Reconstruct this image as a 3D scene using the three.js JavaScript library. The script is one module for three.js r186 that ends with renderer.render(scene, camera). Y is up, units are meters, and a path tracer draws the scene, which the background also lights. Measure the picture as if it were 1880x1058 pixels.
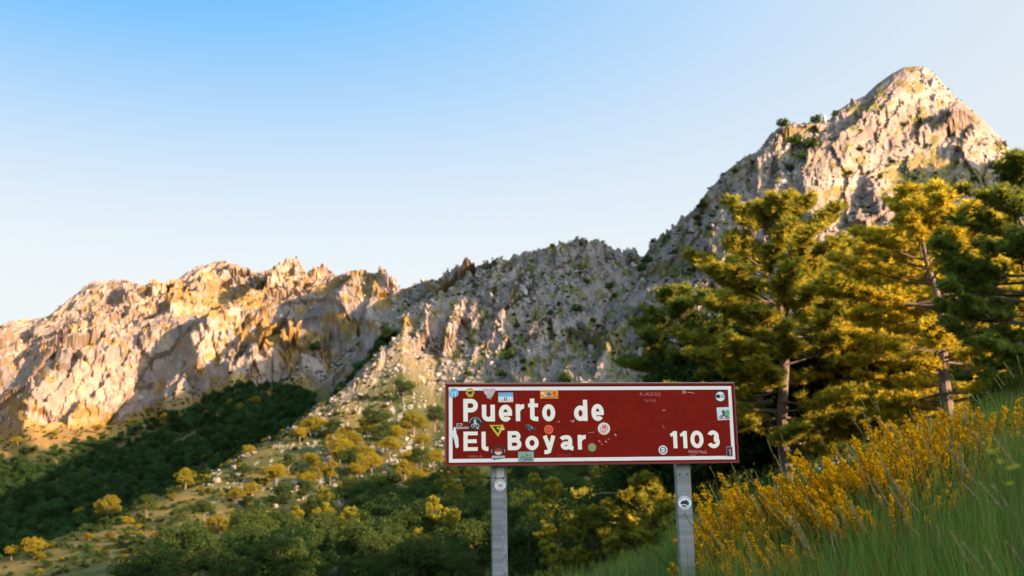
import * as THREE from 'three';
import { ConvexGeometry } from 'three/addons/geometries/ConvexGeometry.js';
import { mergeGeometries } from 'three/addons/utils/BufferGeometryUtils.js';

// ---------------------------------------------------------------- camera, sky, sun, exposure
const FOCAL = 1828, EYE = 1.5;                       // focal length in photo pixels (1880 x 1058), eye height
const EXPOSURE = 4.3, PITCH = 0.2013, ROLL = -0.0152;
const FWD = new THREE.Vector3(0, Math.sin(PITCH), -Math.cos(PITCH));
const U0 = new THREE.Vector3(0, Math.cos(PITCH), Math.sin(PITCH)), R0 = new THREE.Vector3(1, 0, 0);
const RIGHT = R0.clone().multiplyScalar(Math.cos(ROLL)).addScaledVector(U0, Math.sin(ROLL));
const UPV = U0.clone().multiplyScalar(Math.cos(ROLL)).addScaledVector(R0, -Math.sin(ROLL));
const scene = new THREE.Scene();
const camera = new THREE.PerspectiveCamera(2 * Math.atan(529 / FOCAL) * 180 / Math.PI, 1880 / 1058, 0.1, 12000);
camera.position.set(0, EYE, 0);
camera.quaternion.setFromRotationMatrix(new THREE.Matrix4().makeBasis(RIGHT, UPV, FWD.clone().negate()));
camera.focus = 6.1; camera.userData.fStop = 3.0;
const SUN_EL = 13.5 * Math.PI / 180, SUN_AZ = 65 * Math.PI / 180;   // azimuth from straight behind the camera, towards the right
const SUN = new THREE.Vector3(Math.sin(SUN_AZ) * Math.cos(SUN_EL), Math.sin(SUN_EL), Math.cos(SUN_AZ) * Math.cos(SUN_EL));
const sun = new THREE.DirectionalLight(new THREE.Color().setRGB(1, 0.61, 0.36), 5);
sun.position.copy(SUN).multiplyScalar(2500); sun.target.position.set(0, 0, -500);
sun.castShadow = true; sun.shadow.mapSize.set(4096, 4096);
Object.assign(sun.shadow.camera, { left: -1500, right: 1500, top: 1200, bottom: -1200, near: 10, far: 6000 });
scene.add(sun, sun.target);
{ // clear evening sky: deep blue away from the sun, paler and warmer round it and towards the horizon
  const W = 512, H = 256, d = new Float32Array(W * H * 4), v = new THREE.Vector3();
  const mix = (a, b, t) => a + (b - a) * t;
  for (let j = 0; j < H; j++) for (let i = 0; i < W; i++) {
    const el = (0.5 - (j + 0.5) / H) * Math.PI * -1, az = ((i + 0.5) / W - 0.5) * 2 * Math.PI;
    v.set(Math.cos(el) * Math.cos(az), Math.sin(el), Math.cos(el) * Math.sin(az));
    const deg = el * 180 / Math.PI, cg = v.dot(SUN), ss = (a, b, x) => { const t = Math.min(1, Math.max(0, (x - a) / (b - a))); return t * t * (3 - 2 * t); };
    const away = mix(ss(0.47, -0.62, cg), 1, ss(32, 80, deg)), blue = ss(10, 33, deg) * away;
    const warm = ss(-0.5, 0.9, cg), deep = ss(30, 90, deg);
    const glow = 1 + 5.5 * ss(0.36, 1.05, cg), pale = [mix(0.87, 0.78, warm) * glow, mix(0.93, 0.80, warm) * glow, mix(0.95, 0.83, warm) * glow];
    let c = [mix(pale[0], mix(0.02, 0.03, deep), blue), mix(pale[1], mix(0.46, 0.32, deep), blue), mix(pale[2], mix(1.0, 0.8, deep), blue)];
    if (el < 0) { const g = Math.min(1, -el * 6); c = [mix(c[0], 0.25, g), mix(c[1], 0.24, g), mix(c[2], 0.2, g)]; }
    d.set([c[0] / EXPOSURE, c[1] / EXPOSURE, c[2] / EXPOSURE, 1], (j * W + i) * 4);
  }
  const t = new THREE.DataTexture(d, W, H, THREE.RGBAFormat, THREE.FloatType);
  t.mapping = THREE.EquirectangularReflectionMapping; t.magFilter = THREE.LinearFilter; t.needsUpdate = true;
  scene.background = t; scene.environment = t;
}
const renderer = new THREE.WebGLRenderer();
renderer.toneMapping = THREE.LinearToneMapping; renderer.toneMappingExposure = EXPOSURE;
renderer.shadowMap.enabled = true;

// ---------------------------------------------------------------- helpers
function rng(s) { return () => { s = (s + 0x6d2b79f5) | 0; let t = Math.imul(s ^ (s >>> 15), 1 | s); t = (t + Math.imul(t ^ (t >>> 7), 61 | t)) ^ t; return ((t ^ (t >>> 14)) >>> 0) / 4294967296; }; }
const lerp = (a, b, t) => a + (b - a) * t, clamp = (x, a = 0, b = 1) => Math.min(b, Math.max(a, x));
const sm = (a, b, x) => { const t = clamp((x - a) / (b - a)); return t * t * (3 - 2 * t); };
const V = (x, y, z) => new THREE.Vector3(x, y, z);
const PERM = new Uint8Array(512); { const r = rng(77), p = [...Array(256).keys()]; for (let i = 255; i > 0; i--) { const j = Math.floor(r() * (i + 1)); [p[i], p[j]] = [p[j], p[i]]; } for (let i = 0; i < 512; i++) PERM[i] = p[i & 255]; }
const GR = []; { const r = rng(5); for (let i = 0; i < 256; i++) { const z = r() * 2 - 1, a = r() * 6.2832, q = Math.sqrt(1 - z * z); GR.push(q * Math.cos(a), q * Math.sin(a), z); } }
function noise(x, y, z) {   // gradient noise, about -0.7 .. 0.7
  const X = Math.floor(x), Y = Math.floor(y), Z = Math.floor(z); x -= X; y -= Y; z -= Z;
  const u = x * x * x * (x * (x * 6 - 15) + 10), v = y * y * y * (y * (y * 6 - 15) + 10), w = z * z * z * (z * (z * 6 - 15) + 10);
  const g = (i, j, k) => { const h = 3 * PERM[(PERM[(PERM[(X + i) & 255] + Y + j) & 255] + Z + k) & 255]; return GR[h] * (x - i) + GR[h + 1] * (y - j) + GR[h + 2] * (z - k); };
  return lerp(lerp(lerp(g(0, 0, 0), g(1, 0, 0), u), lerp(g(0, 1, 0), g(1, 1, 0), u), v), lerp(lerp(g(0, 0, 1), g(1, 0, 1), u), lerp(g(0, 1, 1), g(1, 1, 1), u), v), w);
}
const fbm = (x, y, z, n) => { let s = 0, a = 1; for (let i = 0; i < n; i++) { s += a * noise(x, y, z); x = x * 2.03 + 11.3; y = y * 2.03 + 5.1; z = z * 2.03 + 7.7; a *= 0.5; } return s; };
const ridged = (x, y, z) => 1 - 2.4 * Math.abs(noise(x, y, z));           // sharp crests near 1
const hash3 = (x, y, z) => PERM[(PERM[(PERM[x & 255] + y) & 255] + z) & 255];
function blocks(x, y, z) {                            // the value of the nearest random seed: angular blocks with sharp edges
  const X = Math.floor(x), Y = Math.floor(y), Z = Math.floor(z); let b = 9, v = 0;
  for (let i = -1; i < 2; i++) for (let j = -1; j < 2; j++) for (let k = -1; k < 2; k++) {
    const h = hash3(X + i, Y + j, Z + k), h2 = PERM[h + 1], h3 = PERM[h2 + 7], dx = X + i + h / 255 - x, dy = Y + j + h2 / 255 - y, dz = Z + k + h3 / 255 - z, d = dx * dx + dy * dy + dz * dz;
    if (d < b) { b = d; v = (PERM[h3 + 3] / 255 - 0.5) - 0.5 * (dx * (h2 / 128 - 1) + dy * (h3 / 128 - 1)); }
  }
  return v;
}
const names = {};
function named(n) { const k = names[n] = (names[n] ?? -1) + 1; return k ? n + '_' + String(k).padStart(3, '0') : n; }
function tag(o, label, category, group, kind) { if (label) o.userData.label = label; if (category) o.userData.category = category; if (group) o.userData.group = group; if (kind) o.userData.kind = kind; return o; }
function shade(o) { o.castShadow = o.receiveShadow = true; return o; }
function part(name, geo, mat, parent) { const m = shade(new THREE.Mesh(geo, mat)); m.name = name; parent.add(m); return m; }
function thing(name, label, category, p, group) { const g = new THREE.Group(); g.name = named(name); g.position.copy(p); tag(g, label, category, group); scene.add(g); return g; }
function copyOf(root, name, p, turn, scale, label, category, group) { const c = root.clone(); c.name = named(name); c.position.copy(p); c.rotation.set(0, turn, 0); c.scale.setScalar(scale); c.userData = {}; tag(c, label, category, group); scene.add(c); return c; }
const mat = (r, g, b, rough = 0.9, o = {}) => new THREE.MeshPhysicalMaterial({ color: new THREE.Color().setRGB(r, g, b), roughness: rough, side: THREE.DoubleSide, ...o });
// photo pixel <-> world
const dirOf = (px, py) => RIGHT.clone().multiplyScalar((px - 940) / FOCAL).addScaledVector(UPV, (529 - py) / FOCAL).add(FWD);
const at = (px, py, r) => { const d = dirOf(px, py); return d.multiplyScalar(r / Math.hypot(d.x, d.z)).add(camera.position); };
const toPx = (x, y, z) => { y -= EYE; const d = x * FWD.x + y * FWD.y + z * FWD.z; return [940 + FOCAL * (x * RIGHT.x + y * RIGHT.y + z * RIGHT.z) / d, 529 - FOCAL * (x * UPV.x + y * UPV.y + z * UPV.z) / d]; };
class Tris {                                         // a bag of coloured triangles
  constructor() { this.p = []; this.c = []; }
  tri(a, b, c, col) { this.p.push(a.x, a.y, a.z, b.x, b.y, b.z, c.x, c.y, c.z); this.c.push(...col, ...col, ...col); }
  quad(a, b, c, d, col) { this.tri(a, b, c, col); this.tri(a, c, d, col); }
  tube(pts, rads, sides, col) {
    let prev = null; const t = V(), a = V(), b = V();
    for (let i = 0; i < pts.length; i++) {
      t.copy(pts[Math.min(i + 1, pts.length - 1)]).sub(pts[Math.max(i - 1, 0)]).normalize();
      a.set(0, 1, 0); if (Math.abs(t.y) > 0.9) a.set(1, 0, 0); a.cross(t).normalize(); b.copy(t).cross(a);
      const ring = []; for (let k = 0; k < sides; k++) { const q = k / sides * 6.2832; ring.push(pts[i].clone().addScaledVector(a, Math.cos(q) * rads[i]).addScaledVector(b, Math.sin(q) * rads[i])); }
      if (prev) for (let k = 0; k < sides; k++) { const k2 = (k + 1) % sides; this.quad(prev[k], prev[k2], ring[k2], ring[k], typeof col === 'function' ? col() : col); }
      prev = ring;
    }
  }
  geo() { const g = new THREE.BufferGeometry(); g.setAttribute('position', new THREE.Float32BufferAttribute(this.p, 3)); g.setAttribute('color', new THREE.Float32BufferAttribute(this.c, 3)); g.computeVertexNormals(); return g; }
}
const unit = (r) => { const z = r() * 2 - 1, a = r() * 6.2832, q = Math.sqrt(1 - z * z); return V(q * Math.cos(a), z, q * Math.sin(a)); };

// ---------------------------------------------------------------- terrain
// the roadside bank and the ground up to the pines
function near(x, z) {
  const d = -z, kx = sm(6, 14, x), s = lerp(1, 0.42, sm(lerp(10, -8, kx), lerp(36, 14, kx), d)), X = Math.min(40, Math.log(1 + Math.exp((x - 0.2) * 4)) / 4);
  const prof = 0.34 * Math.min(X, 6) + 0.44 * Math.max(0, X - 6);  // beyond the view the bank steepens, shaped to shade the sign
  const drop = 0.18 * Math.max(0, d - 10) * (1 - sm(2, 14, x));
  return EYE - 1.15 + s * prof - drop + 0.05 * noise(x * 0.9, 3, z * 0.9) + 0.12 * noise(x * 0.25, 9, z * 0.25);
}
// the land beyond: at these photo columns, the distance and photo height of successive lines across it, near to far
const COLS = [-500, -200, 0, 200, 400, 600, 740, 800, 900, 1040, 1180, 1300, 1450, 1560, 1670, 1780, 1880, 2050, 2300, 2700];
const TAB = [
  [[100, 100, 100, 100, 100, 100, 100, 100, 100, 100, 100, 100, 100, 100, 100, 100, 100, 100, 100, 100],
    [1170, 1170, 1170, 1160, 1150, 1150, 1140, 1130, 1120, 1100, 1060, 980, 880, 830, 790, 760, 740, 710, 670, 640]],
  [[180, 180, 180, 190, 200, 220, 230, 230, 220, 210, 200, 190, 190, 200, 200, 200, 200, 200, 200, 200],
    [1120, 1105, 1085, 1030, 985, 930, 900, 890, 885, 880, 860, 800, 740, 690, 640, 620, 610, 600, 590, 580]],
  [[230, 230, 230, 250, 300, 380, 440, 420, 390, 330, 300, 280, 280, 290, 300, 300, 300, 300, 300, 300],
    [1085, 1055, 1028, 955, 862, 748, 625, 655, 670, 680, 670, 640, 570, 540, 520, 510, 510, 515, 520, 530]],
  [[430, 430, 430, 440, 460, 500, 530, 490, 450, 390, 350, 330, 340, 350, 360, 370, 370, 370, 370, 370],
    [1150, 1140, 1130, 1050, 960, 800, 610, 612, 625, 630, 620, 560, 470, 450, 440, 430, 430, 450, 480, 520]],
  [[700, 700, 700, 700, 700, 680, 620, 560, 500, 440, 400, 370, 390, 410, 420, 430, 430, 430, 430, 430],
    [990, 975, 958, 900, 815, 732, 595, 585, 590, 595, 580, 500, 430, 410, 400, 380, 385, 420, 470, 520]],
  [[900, 900, 900, 880, 850, 760, 700, 620, 550, 490, 440, 400, 420, 440, 460, 480, 480, 480, 480, 480],
    [880, 862, 846, 806, 738, 715, 582, 570, 562, 560, 545, 455, 400, 385, 370, 345, 350, 400, 460, 510]],
  [[1000, 1000, 1000, 960, 920, 830, 760, 680, 600, 540, 480, 440, 450, 470, 500, 520, 520, 520, 520, 520],
    [815, 800, 785, 770, 712, 680, 570, 555, 538, 530, 515, 420, 350, 335, 320, 300, 325, 385, 450, 505]],
  [[1050, 1050, 1050, 1020, 1000, 920, 820, 730, 650, 580, 520, 480, 490, 510, 540, 560, 560, 560, 560, 560],
    [740, 720, 700, 668, 645, 622, 558, 545, 518, 505, 495, 400, 300, 285, 265, 255, 305, 375, 445, 500]],
  [[1200, 1200, 1200, 1200, 1180, 1060, 880, 770, 700, 630, 570, 520, 530, 550, 590, 600, 600, 600, 600, 600],
    [690, 665, 640, 602, 560, 560, 545, 532, 500, 478, 478, 385, 260, 240, 200, 225, 300, 368, 440, 497]],
];
const CREST_R = [1350, 1350, 1350, 1380, 1350, 1200, 950, 820, 750, 680, 620, 560, 570, 600, 640, 640, 620, 600, 580, 560];
const CREST = [[-500, 720], [-250, 680], [-100, 640], [0, 607], [20, 597], [60, 590], [90, 585], [120, 560], [150, 535], [175, 522], [200, 524], [225, 520], [250, 535], [280, 542], [300, 535], [320, 525], [345, 508], [365, 494], [385, 492], [400, 486], [415, 484], [440, 495], [460, 503], [480, 506], [500, 503], [520, 512], [545, 507], [560, 515], [590, 505], [620, 510], [650, 503], [670, 508], [695, 518], [715, 516], [735, 532], [760, 525], [800, 518], [830, 508], [870, 492], [900, 482], [930, 480], [960, 470], [1000, 458], [1040, 453], [1070, 455], [1100, 468], [1125, 470], [1150, 466], [1180, 468], [1200, 445], [1215, 438], [1240, 420], [1255, 400], [1280, 378], [1300, 350], [1330, 320], [1365, 292], [1395, 278], [1415, 250], [1440, 232], [1480, 228], [1520, 225], [1535, 205], [1560, 190], [1590, 175], [1610, 156], [1640, 136], [1660, 127], [1690, 126], [1710, 132], [1728, 150], [1750, 175], [1780, 200], [1800, 215], [1830, 245], [1860, 282], [1880, 297], [1950, 335], [2050, 368], [2300, 440], [2700, 500]];
const pick = (xs, ys, x) => { if (x <= xs[0]) return ys[0]; for (let i = 1; i < xs.length; i++) if (x <= xs[i]) return lerp(ys[i - 1], ys[i], (x - xs[i - 1]) / (xs[i] - xs[i - 1])); return ys[ys.length - 1]; };
const toCurve = (pts) => { const o = { a: [], r: [], h: [] }; for (const [x, y, r] of pts) { const p = at(x, y, r); o.a.push(Math.atan2(p.x, -p.z)); o.r.push(r); o.h.push(p.y / r); } return o; };
const curves = TAB.map(([rs, ys]) => toCurve(COLS.map((x, i) => [x, ys[i], rs[i]])));
const crestPts = CREST.map(([x, y]) => [x, y, pick(COLS, CREST_R, x)]);
curves.push(toCurve(crestPts));
curves.push(toCurve(crestPts.map(([x, y, r]) => [x, y + 75, r + 160])));
curves.push(toCurve(crestPts.map(([x, y, r]) => [x, y + 260, r + 500])));
// ribs of rock that stand out from the faces: photo polyline, how far they stand out (m), width in photo px
const RIBS = [
  { p: [[330, 600], [230, 600], [150, 640], [90, 700], [40, 780]], a: 46, w: 60 }, { p: [[300, 560], [200, 545], [140, 560], [60, 620]], a: 28, w: 26 },
  { p: [[545, 510], [470, 560], [400, 615], [350, 650]], a: 42, w: 34 }, { p: [[640, 560], [560, 620], [480, 660], [420, 700]], a: 40, w: 34 },
  { p: [[390, 700], [330, 690], [300, 750]], a: 34, w: 30 }, { p: [[830, 560], [760, 580], [700, 640], [600, 720], [570, 760]], a: 24, w: 26 },
  { p: [[690, 510], [640, 540], [600, 580]], a: 26, w: 26 }, { p: [[1670, 130], [1600, 215], [1490, 310], [1480, 400]], a: 26, w: 40 },
  { p: [[1600, 345], [1620, 400]], a: 18, w: 26 }, { p: [[1430, 290], [1425, 370]], a: 10, w: 11 }, { p: [[1390, 310], [1395, 360]], a: 9, w: 9 },
  { p: [[1040, 460], [1000, 490], [940, 560], [900, 640]], a: 12, w: 26 }, { p: [[1250, 560], [1130, 620], [1040, 690]], a: 16, w: 40 },
];
function ribLift(px, py) {
  let s = 0;
  for (const { p, a, w } of RIBS) {
    let best = 1e9, side = 0;
    for (let i = 1; i < p.length; i++) {
      const ax = p[i - 1][0], ay = p[i - 1][1], bx = p[i][0] - ax, by = p[i][1] - ay, t = clamp(((px - ax) * bx + (py - ay) * by) / (bx * bx + by * by));
      const dx = px - ax - bx * t, dy = py - ay - by * t, q = Math.hypot(dx, dy); if (q < best) { best = q; side = dx; }
    }
    if (best > w * 4) continue;
    const ww = w * lerp(0.55, 1.3, sm(-0.7, 0.7, side / (best + 1e-6)));          // steep on the left, easy on the right
    s += a * Math.exp(-best * best / (ww * ww)) * 0.8 + a * 0.2 * Math.max(0, 1 - best / (ww * 1.5));
  }
  return s;
}
const A0 = -40 * Math.PI / 180, A1 = 46 * Math.PI / 180, NC = 1050, SEG = [14, 26, 50, 46, 46, 46, 46, 46, 46, 46, 12, 4], NR = SEG.reduce((a, b) => a + b) + 1;
const TP = new Float32Array(NC * NR * 3), TC = new Float32Array(NC * NR * 3), TPX = new Float32Array(NC * NR * 2), TV = new Float32Array(NR), TROCK = new Float32Array(NC * NR), TBASE = new Float32Array(NC * NR * 3);
{
  let j = 0; SEG.forEach((n, s) => { for (let k = 0; k < n; k++) TV[j++] = s + k / n; }); TV[j] = SEG.length;
  const K = SEG.length + 1;
  for (let i = 0; i < NC; i++) {
    const a = lerp(A0, A1, i / (NC - 1)), rs = [45], hs = [near(45 * Math.sin(a), -45 * Math.cos(a))];
    for (const c of curves) { rs.push(pick(c.a, c.r, a)); hs.push(pick(c.a, c.h, a) * rs[rs.length - 1]); }
    const slope = (q) => q.map((_, k) => { if (k === 0 || k === K - 1) return 0; const d0 = q[k] - q[k - 1], d1 = q[k + 1] - q[k]; return d0 * d1 <= 0 ? 0 : 2 * d0 * d1 / (d0 + d1); });
    const mr = slope(rs), mh = slope(hs); mr[0] = rs[1] - rs[0]; mh[0] = hs[1] - hs[0];
    for (let q = 0; q < NR; q++) {
      const k = Math.min(K - 2, Math.floor(TV[q])), t = TV[q] - k, t2 = t * t, t3 = t2 * t;
      const f = (y, m) => y[k] * (2 * t3 - 3 * t2 + 1) + m[k] * (t3 - 2 * t2 + t) + y[k + 1] * (3 * t2 - 2 * t3) + m[k + 1] * (t3 - t2);
      const r = f(rs, mr), h = f(hs, mh), o = (q * NC + i) * 3;
      TBASE[o] = r * Math.sin(a); TBASE[o + 1] = h; TBASE[o + 2] = -r * Math.cos(a);
    }
  }
  for (let q = 0; q < NR; q++) for (let i = 0; i < NC; i++) {
    const n = q * NC + i, o = n * 3, x = TBASE[o], y = TBASE[o + 1], z = TBASE[o + 2], r = Math.hypot(x, z), v = TV[q], [px, py] = toPx(x, y, z);
    TPX[n * 2] = px; TPX[n * 2 + 1] = py;
    const left = sm(780, 690, px), wob = 0.35 * noise(x * 0.012, y * 0.02, z * 0.012);
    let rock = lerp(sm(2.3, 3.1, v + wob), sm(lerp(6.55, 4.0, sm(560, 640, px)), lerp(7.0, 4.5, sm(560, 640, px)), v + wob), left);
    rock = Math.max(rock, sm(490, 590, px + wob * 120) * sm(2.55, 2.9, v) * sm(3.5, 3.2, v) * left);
    TROCK[n] = rock;
    const m = clamp(r / 850, 0.36, 1.25), L = x - 0.55 * y, soft = sm(11.2, 10.2, v);
    const peak = sm(1180, 1300, px);
    const g1 = ridged(L / (46 * m), y / (120 * m), z / (150 * m)), g2 = ridged(L / (17 * m) + 3, y / (38 * m), z / (40 * m) + 9), g3 = ridged(x / (7 * m), y / (12 * m), z / (9 * m));
    const f1 = fbm(x / (16 * m), y / (16 * m), z / (16 * m), 3), f2 = noise(x / (2.6 * m), y / (2.6 * m), z / (2.6 * m)), st = noise((y + 0.4 * x) / (6 * m), x / (60 * m), z / (40 * m));
    const wx = x + 4 * f1 * m, b1 = blocks((wx - 0.5 * y) / (34 * m), y / (52 * m), z / (40 * m)), b2 = blocks((wx - 0.4 * y) / (13 * m) + 7, y / (24 * m), z / (15 * m)), b3 = blocks(x / (4.2 * m), y / (6.5 * m) + 5, z / (5 * m));
    const patch = 0.45 + 0.75 * sm(-0.25, 0.3, noise(x / 120 + 4, y / 60, z / 120));
    let d = ((g1 - 0.5) * 12 + (g2 - 0.5) * 5 + f1 * 4 + f2 * 0.8 + st * 2 + b1 * 17 + b2 * 10.5 + b3 * 4.4) * m * rock * patch;
    d += (1 - rock) * (fbm(x / 30, 2, z / 30, 3) * 1.4) * sm(0.0, 0.6, v);
    const near10 = 1 - lerp(0.7, 0.88, peak) * (v < 10 ? Math.exp(-Math.pow((v - 10) / lerp(0.3, 0.9, peak), 2)) : 1);   // keeps the crest on its line
    d *= soft; const rx = x / r, rz = z / r;
    const rib = ribLift(px, py) * m * sm(2.3, 2.9, v) * soft, up = d * 0.5 * near10 + rib * 0.1 * near10, out = (d * 0.85 + rib * 0.8) * near10;
    TP[o] = x - rx * out; TP[o + 1] = y + up; TP[o + 2] = z - rz * out;
  }
  // colours: limestone, dry grass, green scrub, soil - by patches with an outline of their own
  const GRASS = [[430, 560, 120, 55], [640, 540, 100, 30], [330, 570, 60, 40], [260, 780, 330, 32], [60, 810, 200, 40], [520, 640, 130, 40], [640, 610, 70, 26], [1720, 330, 130, 55], [1230, 500, 70, 30], [1100, 640, 90, 40], [1590, 210, 50, 25], [1480, 250, 60, 25]];
  for (let q = 0; q < NR; q++) for (let i = 0; i < NC; i++) {
    const n = q * NC + i, o = n * 3, x = TP[o], y = TP[o + 1], z = TP[o + 2], px = TPX[n * 2], py = TPX[n * 2 + 1], v = TV[q];
    const q2 = Math.min(NR - 1, q + 1), o2 = (q2 * NC + i) * 3, rise = (TP[o2 + 1] - y) / Math.max(0.5, Math.hypot(TP[o2] - x, TP[o2 + 2] - z));
    const m = clamp(Math.hypot(x, z) / 850, 0.36, 1.25);
    const n1 = fbm(x / (40 * m), y / (30 * m), z / (40 * m), 4), n2 = noise(x / (3 * m), y / (7 * m), z / (3 * m)), n3 = fbm(x / (9 * m) + 9, y / (9 * m), z / (9 * m), 2);
    const tone = clamp(0.5 + 0.6 * n1 + 0.45 * n2);
    let c = [lerp(0.11, 0.30, tone), lerp(0.093, 0.244, tone), lerp(0.08, 0.20, tone)];
    const rust = sm(0.18, 0.4, n3) * 0.55; c = [lerp(c[0], 0.42, rust), lerp(c[1], 0.30, rust), lerp(c[2], 0.19, rust)];
    let gw = lerp(-0.13, -0.06, sm(700, 800, px) * sm(1350, 1200, px)); for (const [gx, gy, a, b] of GRASS) gw = Math.max(gw, 0.42 - 0.75 * (((px - gx) / a) ** 2 + ((py - gy) / b) ** 2));
    const gsel = gw + n3 * 0.85 + n1 * 0.25 - Math.max(0, Math.abs(rise) - 0.9) * 0.25;
    const g = sm(0.0, 0.08, gsel), gt = clamp(0.5 + n2 + n1 * 0.5), mid = sm(700, 900, px);
    const gc = [lerp(lerp(0.15, 0.24, gt), lerp(0.08, 0.18, gt), mid), lerp(lerp(0.105, 0.16, gt), lerp(0.095, 0.14, gt), mid), lerp(0.035, 0.06, gt)];
    c = c.map((k, e) => lerp(k, gc[e], g));
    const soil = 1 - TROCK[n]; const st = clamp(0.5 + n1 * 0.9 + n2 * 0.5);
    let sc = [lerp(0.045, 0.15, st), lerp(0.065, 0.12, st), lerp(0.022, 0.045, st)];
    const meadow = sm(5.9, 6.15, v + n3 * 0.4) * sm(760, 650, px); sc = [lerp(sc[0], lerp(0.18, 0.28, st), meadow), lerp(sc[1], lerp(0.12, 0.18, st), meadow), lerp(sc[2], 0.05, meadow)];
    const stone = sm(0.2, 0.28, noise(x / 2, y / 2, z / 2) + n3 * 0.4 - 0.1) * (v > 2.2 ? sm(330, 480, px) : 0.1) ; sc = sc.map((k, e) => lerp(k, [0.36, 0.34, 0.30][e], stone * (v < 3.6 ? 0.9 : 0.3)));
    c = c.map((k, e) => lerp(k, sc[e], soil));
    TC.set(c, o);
  }
}
const rockMat = new THREE.MeshPhysicalMaterial({ vertexColors: true, specularIntensity: 0, roughness: 0.95, flatShading: true, side: THREE.DoubleSide });
const soilMat = new THREE.MeshPhysicalMaterial({ vertexColors: true, specularIntensity: 0, roughness: 1, side: THREE.DoubleSide });
function terrainPiece(name, label, c0, c1, r0, r1, material) {
  const w = c1 - c0 + 1, h = r1 - r0 + 1, p = new Float32Array(w * h * 3), c = new Float32Array(w * h * 3), ix = new Uint32Array((w - 1) * (h - 1) * 6); let k = 0;
  for (let q = 0; q < h; q++) for (let i = 0; i < w; i++) for (let e = 0; e < 3; e++) { const s = ((q + r0) * NC + i + c0) * 3 + e, t = (q * w + i) * 3 + e; p[t] = TP[s]; c[t] = TC[s]; }
  for (let q = 0; q < h - 1; q++) for (let i = 0; i < w - 1; i++) { const a = q * w + i, b = a + 1, d = a + w, e = d + 1; if ((q + i) & 1) { ix.set([a, b, d, b, e, d], k); } else { ix.set([a, b, e, a, e, d], k); } k += 6; }
  const g = new THREE.BufferGeometry(); g.setAttribute('position', new THREE.BufferAttribute(p, 3)); g.setAttribute('color', new THREE.BufferAttribute(c, 3)); g.setIndex(new THREE.BufferAttribute(ix, 1)); g.computeVertexNormals();
  const m = part(name, g, material, scene); tag(m, label, null, null, 'structure'); return m;
}
const colAt = (px) => { let b = 0; for (let i = 0; i < NC; i++) if (TPX[(300 * NC + i) * 2] < px) b = i; return b; };
const rowAt = (v) => { let b = 0; for (let q = 0; q < NR; q++) if (TV[q] <= v + 1e-6) b = q; return b; };
const cSplit = colAt(720), cPeak = colAt(1185), rSpur = rowAt(3.5), rCliff = rowAt(6.5), rMid = rowAt(2.0);
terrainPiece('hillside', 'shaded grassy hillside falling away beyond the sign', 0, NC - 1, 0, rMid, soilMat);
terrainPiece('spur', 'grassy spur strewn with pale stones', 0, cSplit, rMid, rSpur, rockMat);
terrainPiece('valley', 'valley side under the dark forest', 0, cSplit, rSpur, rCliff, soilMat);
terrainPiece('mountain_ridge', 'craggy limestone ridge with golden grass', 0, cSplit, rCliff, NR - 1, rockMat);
terrainPiece('mountain_slope', 'grey stony mountain slope dotted with shrubs', cSplit, cPeak, rMid, NR - 1, rockMat);
terrainPiece('mountain_peak', 'pointed limestone peak above the pines', cPeak, NC - 1, rMid, NR - 1, rockMat);
// first place where the view through a photo pixel meets the land
function landAt(px, py) {
  const d = dirOf(px, py), a = Math.atan2(d.x, -d.z), e = d.y / Math.hypot(d.x, d.z), fi = clamp((a - A0) / (A1 - A0) * (NC - 1), 0, NC - 1), i = Math.round(fi);
  for (let q = 0; q < NR; q++) { const o = (q * NC + i) * 3; if ((TP[o + 1] - EYE) / Math.hypot(TP[o], TP[o + 2]) >= e) return V(TP[o], TP[o + 1], TP[o + 2]); }
  return null;
}
{ // near ground, from behind the camera to the first pines
  const n = 150, p = [], c = [], ix = [];
  for (let j = 0; j <= n; j++) for (let i = 0; i <= n; i++) {
    const u = i / n * 2 - 1, w = j / n * 2 - 1, x = 6 + 60 * u * Math.abs(u), z = -6 + 60 * w * Math.abs(w);
    const far = Math.hypot(x, z); p.push(x, near(x, z) - (far > 45 && z < 0 ? 0.25 + (far - 45) * 0.3 : 0), z);
    const t = clamp(0.5 + fbm(x * 0.7, 1, z * 0.7, 3)); c.push(lerp(0.05, 0.11, t), lerp(0.06, 0.10, t), lerp(0.02, 0.035, t));
  }
  for (let j = 0; j < n; j++) for (let i = 0; i < n; i++) { const a = j * (n + 1) + i; ix.push(a, a + n + 1, a + 1, a + 1, a + n + 1, a + n + 2); }
  const g = new THREE.BufferGeometry(); g.setAttribute('position', new THREE.Float32BufferAttribute(p, 3)); g.setAttribute('color', new THREE.Float32BufferAttribute(c, 3)); g.setIndex(ix); g.computeVertexNormals();
  tag(part('ground', g, soilMat, scene), 'roadside bank rising to the right', null, null, 'structure');
  const base = part('plain', new THREE.CircleGeometry(9000, 48), mat(0.16, 0.15, 0.07, 1), scene); base.rotation.x = -Math.PI / 2; base.position.set(0, -150, -500); tag(base, 'low land far around', null, null, 'structure');
}
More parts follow.
